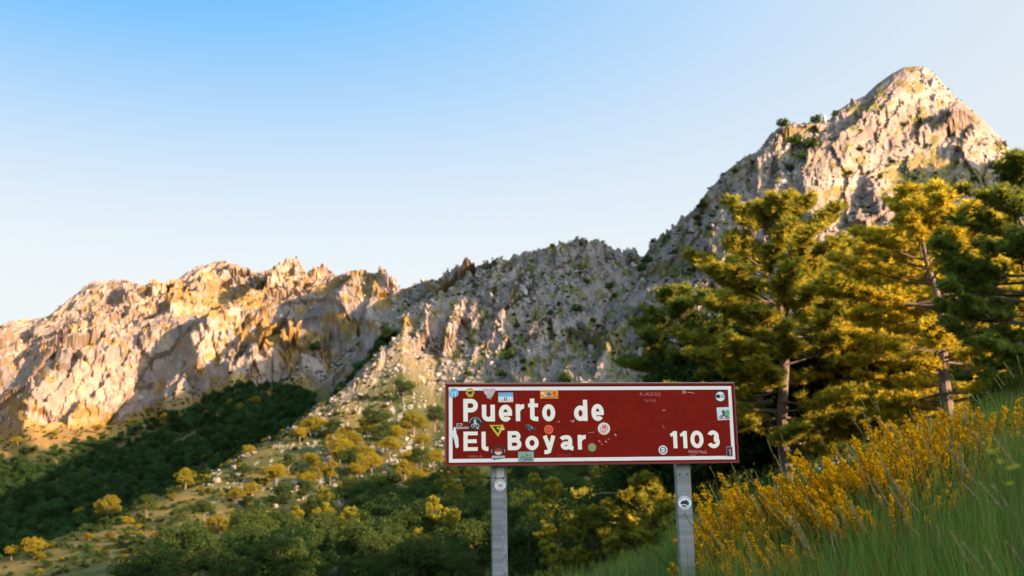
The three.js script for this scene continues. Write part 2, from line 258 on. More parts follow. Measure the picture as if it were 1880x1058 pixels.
// unseen hills added to the right of the view, crests shaped to keep the hollow and the middle slope in shade: along-sun and across-sun place, height, half widths
const SHADE_HILLS = [{ s: 150, w: 55, c: [0, 60, 74, 84, 92, 120, 140, 160, 180, 200, 215, 230, 245, 262, 280, 300, 330, 385], h: [16, 22, 29, 41, 54, 60, 61, 62, 63, 70, 73, 80, 85, 87, 94, 84, 62, 10] },
  { s: 330, w: 100, c: [335, 365, 398, 440, 500, 540, 562, 590, 600], h: [20, 160, 205, 228, 226, 205, 140, 40, 0] }];
for (const { s: hs, w, c: cs, h: hh } of SHADE_HILLS) {
  const ns = 50, nc = 110, p = [], ix = [], c = [], dx = Math.sin(SUN_AZ), dz = Math.cos(SUN_AZ);
  for (let j = 0; j <= nc; j++) for (let i = 0; i <= ns; i++) {
    const s = (i / ns - 0.5) * w * 4.4, k = lerp(cs[0], cs[cs.length - 1], j / nc), x = (hs + s) * dx + k * dz, z = (hs + s) * dz - k * dx;
    const e = Math.exp(-((s / w) ** 2)); p.push(x, -30 + (pick(cs, hh, k) + 30 + 7 * fbm(x / 14, 1, z / 14, 3)) * e, z); c.push(0.09, 0.1, 0.035);
  }
  for (let j = 0; j < nc; j++) for (let i = 0; i < ns; i++) { const a = j * (ns + 1) + i; ix.push(a, a + 1, a + ns + 1, a + 1, a + ns + 2, a + ns + 1); }
  const g = new THREE.BufferGeometry(); g.setAttribute('position', new THREE.Float32BufferAttribute(p, 3)); g.setAttribute('color', new THREE.Float32BufferAttribute(c, 3)); g.setIndex(ix); g.computeVertexNormals();
  tag(part(named('shade_hill'), g, soilMat, scene), 'added rise out of view that shades the hollow and the middle slope', null, null, 'structure');
}

// ---------------------------------------------------------------- rocks and scrub on the slopes
function instanced(name, geo, material, list, label, parent = scene) {
  const m = shade(new THREE.InstancedMesh(geo, material, list.length)); m.name = name; const M = new THREE.Matrix4(), c = new THREE.Color();
  list.forEach((it, i) => { m.setMatrixAt(i, M.compose(it.p, it.q, it.s)); if (it.c) m.setColorAt(i, c.setRGB(...it.c)); });
  tag(m, label, null, null, 'stuff'); parent.add(m); return m;
}
function rockGeo(seed) { const r = rng(seed), pts = []; for (let i = 0; i < 16; i++) { const u = unit(r); pts.push(V(u.x * lerp(0.5, 1, r()), u.y * lerp(0.7, 1.3, r()), u.z * lerp(0.5, 1, r()))); } return new ConvexGeometry(pts); }
{
  const r = rng(21), stoneMat = new THREE.MeshStandardMaterial({ color: new THREE.Color(1, 1, 1), roughness: 0.95, flatShading: true });
  const lists = [[], [], []];
  for (let t = 0; t < 60000 && lists.flat().length < 3600; t++) {
    const i = Math.floor(r() * NC), q = Math.floor(lerp(rowAt(2.2), rowAt(10), r())), n = q * NC + i, o = n * 3, px = TPX[n * 2]; if (px < -60 || px > 1940) continue;
    const v = TV[q], x = TP[o], y = TP[o + 1], z = TP[o + 2], dist = Math.hypot(x, z), spur = v < 3.4 && px < 800;
    if (px < 720 && v > 6.6 && r() < 0.85) continue; if (TROCK[n] < 0.5 && !(spur && px > 330 && r() < 0.5 && v > 2.5)) continue;
    if (noise(x / 40 + 3, y / 40, z / 40) < -0.05 + r() * 0.2) continue;
    const s = dist / 1000 * Math.exp(r() * r() * 1.9) * 0.9 * (spur ? 0.5 : 1), k = lerp(0.14, 0.28, r());
    lists[Math.floor(r() * 3)].push({ p: V(x, y + s * 0.15, z), q: new THREE.Quaternion().setFromEuler(new THREE.Euler((r() - 0.5) * 0.9, r() * 6.28, (r() - 0.5) * 0.9 - 0.35)), s: V(s, s * lerp(0.8, 1.7, r()), s), c: [k, k * 0.95, k * 0.88] });
  }
  for (let t = 0, c = 0; t < 40000 && c < 1700; t++) {
    const i = Math.floor(r() * cSplit * 1.15), q = Math.floor(lerp(rowAt(2.0), rowAt(3.15), r())), n = q * NC + i, o = n * 3, px = TPX[n * 2]; if (px < 250 || px > 880) continue;
    if (noise(TP[o] / 14, 3, TP[o + 2] / 14) + sm(350, 720, px) * 0.35 < 0.22 + 0.3 * r()) continue;
    const s = lerp(0.2, 1.7, r() * r() * r()) * 1.2, k = lerp(0.12, 0.25, r()); c++;
    lists[Math.floor(r() * 3)].push({ p: V(TP[o] + r() - 0.5, TP[o + 1] + s * 0.1, TP[o + 2] + r() - 0.5), q: new THREE.Quaternion().setFromEuler(new THREE.Euler((r() - 0.5), r() * 6.28, (r() - 0.5))), s: V(s, s * lerp(0.5, 0.9, r()), s), c: [k, k * 0.96, k * 0.88] });
  }
  lists.forEach((l, k) => instanced(named('boulders'), rockGeo(31 + k), stoneMat, l, 'pale limestone boulders scattered over the slopes'));
}

// ---------------------------------------------------------------- foliage
const leafMat = new THREE.MeshPhysicalMaterial({ vertexColors: true, roughness: 1, transmission: 0.52, thickness: 0, side: THREE.DoubleSide, specularIntensity: 0.04 });
const barkMat = new THREE.MeshStandardMaterial({ vertexColors: true, roughness: 0.95, side: THREE.DoubleSide });
// round-headed tree for the middle distance: lobes of small leaf faces round a short trunk
function roundTree(seed, { R = 3, H = 6, flat = 0.75, n = 7000, leaf = 0.27, hue = 0 }) {
  const r = rng(seed), T = new Tris(), B = new Tris(), lobes = [], bark = () => { const k = 0.08 + 0.05 * r(); return [k * 1.2, k, k * 0.8]; };
  const cy = H - R * flat;
  for (let i = 0; i < 20; i++) { const a = i * 2.4 + r() * 1.4, q = i ? Math.sqrt(i / 20) * R * lerp(0.6, 0.92, r()) : 0; lobes.push({ c: V(Math.cos(a) * q, cy + (r() - 0.42) * R * flat * 1.0 + (1 - q / R) * R * flat * 0.45, Math.sin(a) * q), s: R * lerp(0.18, 0.42, r()) }); }
  for (let i = 0; i < n; i++) {
    const l = lobes[Math.floor(r() * lobes.length)], u = unit(r); if (u.y < -0.35) u.y *= 0.5;
    const p = l.c.clone().addScaledVector(u, l.s * (1 - 0.35 * r() * r()) * (1 + 0.35 * noise(u.x * 2 + l.c.x, u.y * 2, u.z * 2 + l.c.z)));
    const a = unit(r).multiplyScalar(leaf * lerp(0.5, 1.1, r())), b = unit(r).multiplyScalar(leaf * lerp(0.5, 1.0, r())), k = lerp(0.6, 1.25, r());
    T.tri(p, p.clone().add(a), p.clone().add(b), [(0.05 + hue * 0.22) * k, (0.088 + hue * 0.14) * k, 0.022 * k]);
  }
  B.tube([V(0, -0.5, 0), V(0.06 * R, cy * 0.4, 0), V(0, cy, 0.05 * R), V(0, H - R * 0.3, 0)], [0.075 * R, 0.06 * R, 0.045 * R, 0.02], 6, bark);
  for (const l of lobes) B.tube([V(0, cy * lerp(0.55, 0.9, r()), 0), l.c.clone().multiplyScalar(0.5).add(V(0, cy * 0.4, 0)), l.c], [0.03 * R, 0.02 * R, 0.008 * R], 4, bark);
  return { crown: T.geo(), trunk: B.geo() };
}
function makeRound(seed, o) { const g = roundTree(seed, o), t = new THREE.Group(); part('trunk', g.trunk, barkMat, t); part('crown', g.crown, leafMat, t); t.userData.R = o.R; t.userData.H = o.H; return t; }
const roundKinds = [makeRound(101, { R: 3.2, H: 5.2, hue: 0.8 }), makeRound(102, { R: 3.1, H: 6.4, flat: 1.0, hue: 0.06 }), makeRound(103, { R: 3.4, H: 5.0, flat: 0.65, hue: 1.0 }), makeRound(104, { R: 2.2, H: 6.6, flat: 1.3, hue: 0.9 }), makeRound(105, { R: 3.4, H: 6.6, flat: 1.05, hue: 0 })];  // the yellow kinds have sunlight painted into their leaf colour
{ // trees told apart on the spur: crown centre and width in the photo
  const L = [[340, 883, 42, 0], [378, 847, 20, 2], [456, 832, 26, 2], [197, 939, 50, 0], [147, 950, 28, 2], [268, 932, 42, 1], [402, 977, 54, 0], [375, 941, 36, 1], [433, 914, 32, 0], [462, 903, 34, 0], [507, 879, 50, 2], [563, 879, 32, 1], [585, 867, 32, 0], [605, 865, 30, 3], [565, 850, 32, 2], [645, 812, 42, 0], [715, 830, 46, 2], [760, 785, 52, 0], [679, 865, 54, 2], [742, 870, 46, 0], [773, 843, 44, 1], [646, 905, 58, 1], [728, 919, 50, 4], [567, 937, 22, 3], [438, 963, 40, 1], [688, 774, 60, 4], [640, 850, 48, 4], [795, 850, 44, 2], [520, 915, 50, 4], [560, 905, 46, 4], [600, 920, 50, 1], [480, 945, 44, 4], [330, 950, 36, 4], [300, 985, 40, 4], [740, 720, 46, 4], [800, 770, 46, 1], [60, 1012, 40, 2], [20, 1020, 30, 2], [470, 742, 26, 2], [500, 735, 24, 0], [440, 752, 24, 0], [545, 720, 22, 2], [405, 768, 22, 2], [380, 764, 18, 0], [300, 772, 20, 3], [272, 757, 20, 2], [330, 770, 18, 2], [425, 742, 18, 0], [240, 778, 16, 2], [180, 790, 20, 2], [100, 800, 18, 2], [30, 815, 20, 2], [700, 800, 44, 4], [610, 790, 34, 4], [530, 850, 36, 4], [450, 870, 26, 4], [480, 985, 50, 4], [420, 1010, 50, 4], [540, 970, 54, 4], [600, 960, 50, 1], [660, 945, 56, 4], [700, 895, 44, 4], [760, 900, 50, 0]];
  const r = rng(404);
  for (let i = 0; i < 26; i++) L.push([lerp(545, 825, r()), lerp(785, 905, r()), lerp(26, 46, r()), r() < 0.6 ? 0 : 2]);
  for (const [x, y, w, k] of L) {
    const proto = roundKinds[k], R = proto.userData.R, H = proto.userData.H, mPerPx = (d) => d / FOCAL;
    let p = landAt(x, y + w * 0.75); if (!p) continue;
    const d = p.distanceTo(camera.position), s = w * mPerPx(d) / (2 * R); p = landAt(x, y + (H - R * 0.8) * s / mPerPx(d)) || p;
    copyOf(proto, 'pine_tree', p, r() * 6.28, w * mPerPx(p.distanceTo(camera.position)) / (2 * R), ['round pine on the grassy spur with sunlit yellow-green painted into its leaves', 'tall round pine on the grassy spur', 'flat-topped pine on the grassy spur with sunlit yellow painted into its leaves', 'slender brownish tree on the grassy spur', 'broad dark green pine on the grassy spur'][k], 'tree', 'trees on the spur');
  }
  // the wood in the hollow below the sign
  let c = 0;
  for (let t = 0; t < 4000 && c < 230; t++) {
    const x = lerp(250, 1420, r()), y = lerp(905, 1140, r()); if (y < 1090 - (x - 330) * 0.4 && x < 830) continue; if (x > 800 && y < 900) continue;
    const p = landAt(x, y); if (!p || p.length() > 320) continue;
    copyOf(roundKinds[[4, 1, 4, 1, 4][Math.floor(r() * 5)]], 'wood_tree', p, r() * 6.28, lerp(0.75, 1.25, r()), 'dark green pine in the wood in the hollow below the sign', 'tree', 'pines of the wood below the sign'); c++;
  }
}
{ // the far forest in the valley: one mass
  const r = rng(9), list = []; const g = roundTree(55, { R: 3.4, H: 7, flat: 0.85, n: 1100, leaf: 0.7 });
  for (let t = 0; t < 60000 && list.length < 6500; t++) {
    const i = Math.floor(r() * cSplit), q = Math.floor(lerp(rSpur, rowAt(6.35), r())), n = q * NC + i, o = n * 3, px = TPX[n * 2], v = TV[q];
    const lim = 5.95 + 0.25 * noise(px / 60, 1, 3) + 0.3 * sm(330, 480, px) - 2.2 * sm(520, 610, px); if (v > lim || px > 720) continue; if (v > lim - 0.35 && r() < 0.5) continue;
    if (noise(TP[o] / 35, 7, TP[o + 2] / 35) < -0.28 + 0.1 * r()) continue; const s = lerp(0.55, 1.4, r() * r() + 0.15), k = lerp(0.5, 1.25, r()); list.push({ p: V(TP[o], TP[o + 1] - 0.4, TP[o + 2]), q: new THREE.Quaternion().setFromAxisAngle(V(0, 1, 0), r() * 6.28), s: V(s, s * lerp(0.85, 1.2, r()), s), c: [k * 0.85, k, k * 1.1] });
  }
  instanced('forest', mergeGeometries([g.crown, g.trunk]), leafMat, list, 'dense dark green pine forest filling the far valley');
}
{ // shrubs on the mountain: the larger ones singly, the small ones as one mass
  const r = rng(61), g = roundTree(66, { R: 1, H: 1.5, flat: 0.75, n: 420, leaf: 0.34 }), proto = new THREE.Group(); part('stems', g.trunk, barkMat, proto); part('foliage', g.crown, leafMat, proto);
  const big = [[935, 655, 36], [1010, 577, 18], [1060, 570, 26], [950, 600, 16], [1075, 520, 16], [1000, 505, 14], [1120, 530, 22], [1130, 545, 14], [1010, 605, 12], [960, 665, 16], [870, 630, 12], [1200, 445, 16], [1190, 480, 26], [1180, 495, 24], [1290, 380, 26], [1240, 470, 16], [1440, 240, 26], [1500, 232, 24], [1460, 262, 30], [1490, 270, 34], [1475, 290, 26], [1535, 210, 16], [1450, 310, 20], [1350, 315, 14], [1385, 300, 14], [1580, 275, 16], [1660, 235, 14], [1560, 320, 14], [1350, 400, 16], [1300, 420, 14], [1280, 400, 14], [920, 690, 24], [1040, 700, 30], [860, 690, 20], [1090, 590, 14], [580, 645, 26], [575, 730, 20], [1700, 270, 12], [1760, 300, 12], [1640, 300, 14], [1730, 350, 14], [1680, 330, 12], [1790, 330, 14]];
  for (const [x, y, w] of big) { const p = landAt(x, y + w * 0.35); if (!p) continue; copyOf(proto, 'shrub', p, r() * 6.28, w * p.distanceTo(camera.position) / FOCAL / 2, 'dark green shrub rooted in the limestone', 'shrub', 'shrubs on the mountain'); }
  const list = [];
  for (let t = 0; t < 40000 && list.length < 3600; t++) {
    const i = Math.floor(r() * NC), q = Math.floor(lerp(rowAt(2.0), rowAt(9.95), r())), n = q * NC + i, o = n * 3, px = TPX[n * 2], v = TV[q]; if (px < -40 || px > 1920) continue;
    const left = px < 720; if (left && v > 3.4 && v < 6.2) continue; if (left && v > 6.9 && r() < 0.93) continue;
    const spot = left && (v < 3.3 || (v > 6.2 && v < 6.9)); if (!spot && r() < 0.62) continue; if (noise(TP[o] / 50, TP[o + 1] / 30, TP[o + 2] / 50) < r() * 0.4 - (spot ? 0.3 : 0.1)) continue;
    const s = lerp(0.4, 1.5, r() * r()) * lerp(1, 1.5, sm(300, 1000, -TP[o + 2])), y = r() < 0.22, k = lerp(0.6, 1.2, r()); list.push({ p: V(TP[o], TP[o + 1] - 0.1, TP[o + 2]), q: new THREE.Quaternion().setFromAxisAngle(V(0, 1, 0), r() * 6.28), s: V(s, s * 0.8, s), c: y ? [4.2 * k, 2.1 * k, 0.6 * k] : [k, k, k] });
  }
  instanced('scrub', mergeGeometries([g.crown, g.trunk]), leafMat, list, 'low green and yellow scrub dotted over the stony slopes');
}
// open-crowned pine for the near wood: whorled limbs, twigs, needle tufts
function pine(seed, { H = 11, base = 3, R = 3, r0 = 0.24, dense = 1, topRound = 0.6, gold = 0, dead = [] }) {
  const r = rng(seed), T = new Tris(), B = new Tris(), bark = () => { const k = 0.055 + 0.05 * r(); return [k * 1.25, k, k * 0.82]; };
  const tr = [], ra = []; const wx = r() * 9; for (let i = 0; i <= 14; i++) { const t = i / 14; tr.push(V(0.35 * noise(wx, t * 2.2, 0) * t * 3, -0.6 + (H + 0.2) * t, 0.35 * noise(wx + 5, t * 2.2, 3) * t * 3)); ra.push(r0 * (i ? Math.pow(1 - t * 0.96, 0.85) : 1.3)); }
  const spine = new THREE.CatmullRomCurve3(tr);
  B.tube(spine.getPoints(26), Array.from({ length: 27 }, (_, i) => pick([0, 1, 2, 3, 4, 5, 6, 7, 8, 9, 10, 11, 12, 13, 14], ra, i / 26 * 14)), 9, bark);
  const tuft = (c, d) => {
    const k = lerp(0.6, 1.35, r()), y = clamp(gold + (r() - 0.25) * 0.75), col = [lerp(0.15, 0.66, y) * k, lerp(0.20, 0.52, y) * k, 0.036 * k];  // warm sunlight painted into the needle colour, more of it towards yellow
    for (let i = 0; i < 14; i++) { const u = unit(r).multiplyScalar(0.9).add(d).normalize(), L = lerp(0.12, 0.25, r()), s = unit(r).cross(u).normalize().multiplyScalar(0.019), e = c.clone().addScaledVector(u, L); T.tri(c.clone().add(s), c.clone().sub(s), e, col); }
  };
  const prof = (t) => Math.pow(Math.sin(Math.PI * clamp(0.26 + t * 0.70)), 0.75) * (t > topRound ? lerp(1, 0.62, (t - topRound) / (1 - topRound)) : 1);
  for (let h = base; h < H * 0.985; h += lerp(0.22, 0.42, r())) {
    const t = (h - base) / (H - base), n = 2 + Math.floor(r() * 2.4);
    for (let b = 0; b < n; b++) {
      const len = R * prof(t) * lerp(0.55, 1.12, r()), az = r() * 6.2832, el = lerp(0.02, 0.95, t * t) + (r() - 0.5) * 0.35, s0 = spine.getPoint(clamp((h + 0.6) / (H + 0.2))), d = V(Math.cos(az) * Math.cos(el), Math.sin(el), Math.sin(az) * Math.cos(el));
      const sag = lerp(-0.10, 0.05, r()), P = (u) => s0.clone().addScaledVector(d, len * u).add(V(Math.sin(u * 5 + h) * 0.08 * len, (sag * Math.sin(u * 3.1) + 0.16 * u * u) * len, Math.cos(u * 4 + az) * 0.06 * len));
      const pts = [0, 0.25, 0.5, 0.75, 1].map(P); B.tube(pts, [0.022, 0.018, 0.014, 0.009, 0.004].map((q) => q * len * 0.75 + 0.006), 5, bark);
      const nt = Math.max(3, Math.round(len * 6.5 * dense));
      for (let k = 0; k < nt; k++) {
        const u = lerp(0.34, 1, Math.pow(r(), 0.75)), q0 = P(u), side = unit(r); side.y = side.y * 0.45 + 0.25; const td = side.addScaledVector(d, 0.7).normalize(), tl = lerp(0.22, 0.62, r()) * (1.1 - 0.5 * u), q1 = q0.clone().addScaledVector(td, tl).add(V(0, 0.08, 0));
        B.tube([q0, q1], [0.009, 0.004], 3, bark);
        const m = 4 + Math.floor(r() * 5); for (let e = 0; e < m; e++) { const f = lerp(0.3, 1.05, (e + r()) / m); tuft(q0.clone().lerp(q1, f).addScaledVector(unit(r), 0.07), td.clone().add(V(0, 0.35, 0)).normalize()); }
      }
      tuft(pts[4], d); tuft(pts[4].clone().addScaledVector(unit(r), 0.08), d);
    }
  }
  for (const [h, az, len, el] of dead) { const s0 = spine.getPoint(clamp((h + 0.6) / (H + 0.2))), d = V(Math.cos(az), el, Math.sin(az)), pts = [0, 0.2, 0.4, 0.6, 0.8, 1].map((u) => s0.clone().addScaledVector(d, len * u).add(V(0, (-0.10 * Math.sin(u * 3) + 0.06 * Math.sin(u * 9)) * len * 0.7, 0.1 * Math.sin(u * 6)))); B.tube(pts, [0.06, 0.05, 0.042, 0.034, 0.026, 0.014], 6, () => { const k = 0.2 + 0.08 * r(); return [k * 1.3, k * 0.95, k * 0.7]; }); for (const f of [2, 3, 4]) { const e = unit(r); e.y *= 0.6; B.tube([pts[f], pts[f].clone().addScaledVector(e.addScaledVector(d, 0.9), len * 0.28)], [0.02, 0.008], 4, () => [0.26, 0.19, 0.14]); } }
  return { T, B };
}
function makePine(seed, o) { const g = pine(seed, o), t = new THREE.Group(); part('trunk', g.B.geo(), barkMat, t); part('crown', g.T.geo(), leafMat, t); t.userData.H = o.H; return t; }
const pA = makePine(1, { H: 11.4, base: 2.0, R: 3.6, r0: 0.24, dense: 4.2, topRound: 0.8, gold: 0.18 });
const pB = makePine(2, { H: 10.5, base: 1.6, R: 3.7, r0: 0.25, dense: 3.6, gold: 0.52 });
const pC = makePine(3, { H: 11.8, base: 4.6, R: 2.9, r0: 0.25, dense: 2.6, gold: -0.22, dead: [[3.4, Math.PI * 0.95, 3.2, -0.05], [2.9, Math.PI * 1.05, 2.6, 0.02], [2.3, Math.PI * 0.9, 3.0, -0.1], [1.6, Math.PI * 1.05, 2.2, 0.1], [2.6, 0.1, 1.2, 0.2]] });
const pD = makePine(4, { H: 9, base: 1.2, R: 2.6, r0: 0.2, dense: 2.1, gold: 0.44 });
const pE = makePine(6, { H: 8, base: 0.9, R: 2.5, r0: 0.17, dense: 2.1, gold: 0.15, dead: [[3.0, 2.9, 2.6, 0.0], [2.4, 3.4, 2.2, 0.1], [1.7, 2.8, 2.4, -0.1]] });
const pF = makePine(7, { H: 10.5, base: 1.6, R: 2.9, r0: 0.22, dense: 2.6, gold: -0.22 });  // needles kept dark to paint in the shade this pine stands in
function plant(proto, px, r, topY, label, turn = 0, group) {
  const g = at(px, 902, r); g.y = near(g.x, g.z); if (Math.hypot(g.x, g.z) > 44) { const q = landAt(px, 1400); const a = Math.atan2(g.x, -g.z), i = Math.round((a - A0) / (A1 - A0) * (NC - 1)); for (let k = 0; k < NR; k++) { const o = (k * NC + i) * 3; if (Math.hypot(TP[o], TP[o + 2]) >= r) { g.y = TP[o + 1]; break; } } }
  const top = at(px, topY, r).y; const o = copyOf(proto, 'mountain_pine', g, turn, (top - g.y) / proto.userData.H, label, 'pine tree', group); o.scale.x *= 1.22; o.scale.z *= 1.22; return o;
}
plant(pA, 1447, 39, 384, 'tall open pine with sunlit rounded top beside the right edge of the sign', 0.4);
plant(pB, 1755, 33, 352, 'pine with golden sunlight painted into its needles rising behind the broom bushes', 1.2);
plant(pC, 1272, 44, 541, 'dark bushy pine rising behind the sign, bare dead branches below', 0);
plant(pF, 1958, 24, 285, 'pine with shade painted dark into its needles at the top of the grass bank', 2.5);
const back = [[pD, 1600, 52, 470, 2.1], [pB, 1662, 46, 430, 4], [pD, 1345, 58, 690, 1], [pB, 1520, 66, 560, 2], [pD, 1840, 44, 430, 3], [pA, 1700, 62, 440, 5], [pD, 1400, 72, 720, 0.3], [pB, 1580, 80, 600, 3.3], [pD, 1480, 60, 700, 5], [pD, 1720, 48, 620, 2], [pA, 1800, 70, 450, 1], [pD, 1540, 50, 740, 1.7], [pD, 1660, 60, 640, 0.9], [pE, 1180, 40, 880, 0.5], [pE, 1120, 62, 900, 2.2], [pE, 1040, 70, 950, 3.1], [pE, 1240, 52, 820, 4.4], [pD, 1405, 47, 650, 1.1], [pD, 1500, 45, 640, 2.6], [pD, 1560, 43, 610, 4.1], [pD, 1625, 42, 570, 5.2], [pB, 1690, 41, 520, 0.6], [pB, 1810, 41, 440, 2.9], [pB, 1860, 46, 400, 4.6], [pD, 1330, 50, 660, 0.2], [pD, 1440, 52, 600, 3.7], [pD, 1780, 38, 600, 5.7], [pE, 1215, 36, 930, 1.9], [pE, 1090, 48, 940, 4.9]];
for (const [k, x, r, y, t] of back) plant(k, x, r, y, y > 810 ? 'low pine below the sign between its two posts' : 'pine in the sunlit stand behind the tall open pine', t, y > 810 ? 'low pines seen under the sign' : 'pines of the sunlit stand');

{ const r = rng(515); let c = 0;
  for (let t = 0; t < 900 && c < 34; t++) { const x = lerp(480, 1260, r()), y = lerp(925, 1090, r()); if (y < 1090 - (x - 330) * 0.35 && x < 830) continue; const p = landAt(x, y); if (!p || p.length() > 240) continue; copyOf(pE, 'wood_tree', p, r() * 6.28, lerp(0.8, 1.2, r()), 'open spiky pine among the round crowns of the wood in the hollow', 'tree', 'spiky pines of the wood below the sign'); c++; } }

// ---------------------------------------------------------------- broom and grass on the bank
function broom(seed, bloom = 0.84) {
  const r = rng(seed), S = new Tris(), Fl = new Tris();
  for (let i = 0; i < 105; i++) {
    const a = r() * 6.2832, sp = Math.sqrt(r()) * 0.95, L = lerp(0.34, 0.72, r()), b = V(Math.cos(a) * sp * 0.28, -0.05, Math.sin(a) * sp * 0.28), d = V(Math.cos(a) * sp, 1, Math.sin(a) * sp).normalize(), bend = unit(r).multiplyScalar(0.1 * L);
    const P = (u) => b.clone().addScaledVector(d, L * u).addScaledVector(bend, u * u), g = lerp(0.6, 1.2, r()), green = [0.07 * g, 0.105 * g, 0.025 * g];
    S.tube([0, 0.35, 0.7, 1].map(P), [0.0045, 0.0035, 0.0028, 0.0012], 3, green);
    const fl = r() < bloom, u0 = lerp(0.35, 0.6, r()), n = fl ? 80 : 0;
    for (let k = 0; k < 26; k++) { const p = P(lerp(0.1, 0.75, r())), e = unit(r).multiplyScalar(lerp(0.02, 0.05, r())).add(V(0, 0.02, 0)), s = unit(r).multiplyScalar(0.004); S.tri(p.clone().add(s), p.clone().sub(s), p.clone().add(e), green); }
    for (let k = 0; k < n; k++) {
      const p = P(lerp(u0, 1.02, r())).addScaledVector(unit(r), 0.021 * Math.sqrt(r())), k2 = lerp(0.5, 1.1, r()), col = [0.92 * k2, lerp(0.44, 0.58, r()) * k2, 0.008];
      for (let e = 0; e < 3; e++) { const x = unit(r).multiplyScalar(0.0155), y = unit(r).multiplyScalar(0.0155); Fl.tri(p.clone().add(x), p.clone().add(y), p.clone().sub(x), col); }
    }
  }
  return { S: S.geo(), Fl: Fl.geo() };
}
const petalMat = new THREE.MeshPhysicalMaterial({ vertexColors: true, roughness: 1, specularIntensity: 0, transmission: 0.3, thickness: 0, side: THREE.DoubleSide });
const broomKinds = [1, 2, 3, 4].map((s) => { const g = broom(700 + s, s < 4 ? 0.84 : 0.1), t = new THREE.Group(); part('stems', g.S, leafMat, t); part('flowers', g.Fl, petalMat, t); return t; });
{
  const r = rng(88), L = [[1372, 7.4, 0.8], [1392, 7.9, 0.85], [1430, 7.4, 0.85], [1455, 7.9, 0.95], [1475, 6.3, 0.6], [1440, 6.2, 0.6], [1560, 6.9, 0.7], [1600, 7.2, 0.95], [1645, 7.4, 1], [1685, 7.2, 0.95], [1640, 6.4, 0.8], [1720, 7.8, 0.95], [1760, 8.2, 1], [1790, 8.6, 0.95], [1385, 6.6, 0.62], [1415, 6.5, 0.62]];
  for (const [px, d, s] of L) { const g = at(px, 902, d); g.y = near(g.x, g.z); copyOf(broomKinds[Math.floor(r() * 3)], 'broom_bush', g, r() * 6.28, s, 'broom bush covered in small yellow flowers on the grass bank', 'bush', 'flowering broom on the bank'); }
  for (const [px, d, s] of [[1420, 7.0, 0.95], [1505, 7.2, 1.0], [1540, 7.6, 1.05], [1590, 6.5, 0.9], [1665, 6.7, 0.95], [1710, 6.9, 1.0], [1330, 7.1, 0.8], [1750, 7.2, 1.0]]) { const g = at(px, 902, d); g.y = near(g.x, g.z); copyOf(broomKinds[3], 'green_bush', g, r() * 6.28, s, 'mostly green broom bush with hardly any flowers on the grass bank', 'bush', 'green bushes between the flowering broom'); }
}
function grassTuft(seed, n, H) {
  const r = rng(seed), T = new Tris();
  for (let i = 0; i < n; i++) {
    const a = r() * 6.2832, q = Math.sqrt(r()) * 0.16, b = V(Math.cos(a) * q, -0.03, Math.sin(a) * q), L = H * lerp(0.5, 1.15, r()), lean = V(-0.08 + (r() - 0.5) * 0.8, 0, (r() - 0.5) * 0.8), w = lerp(0.0014, 0.0034, r()), s = V(Math.cos(a + 1), 0, Math.sin(a + 1)), k = lerp(0.5, 1.4, r()), dry = r() < 0.12;
    const col = dry ? [0.24, 0.20, 0.09] : [lerp(0.10, 0.17, r()) * k, 0.225 * k, 0.05 * k], P = (u) => b.clone().add(V(0, L * u, 0)).addScaledVector(lean, L * 0.6 * u * u);
    let p0 = P(0), w0 = w; for (const u of [0.4, 0.75, 1]) { const p1 = P(u), w1 = w * (1 - u * u); if (u < 1) T.quad(p0.clone().addScaledVector(s, w0), p0.clone().addScaledVector(s, -w0), p1.clone().addScaledVector(s, -w1), p1.clone().addScaledVector(s, w1), col); else T.tri(p0.clone().addScaledVector(s, w0), p0.clone().addScaledVector(s, -w0), p1, col); p0 = p1; w0 = w1; }
  }
  return T.geo();
}
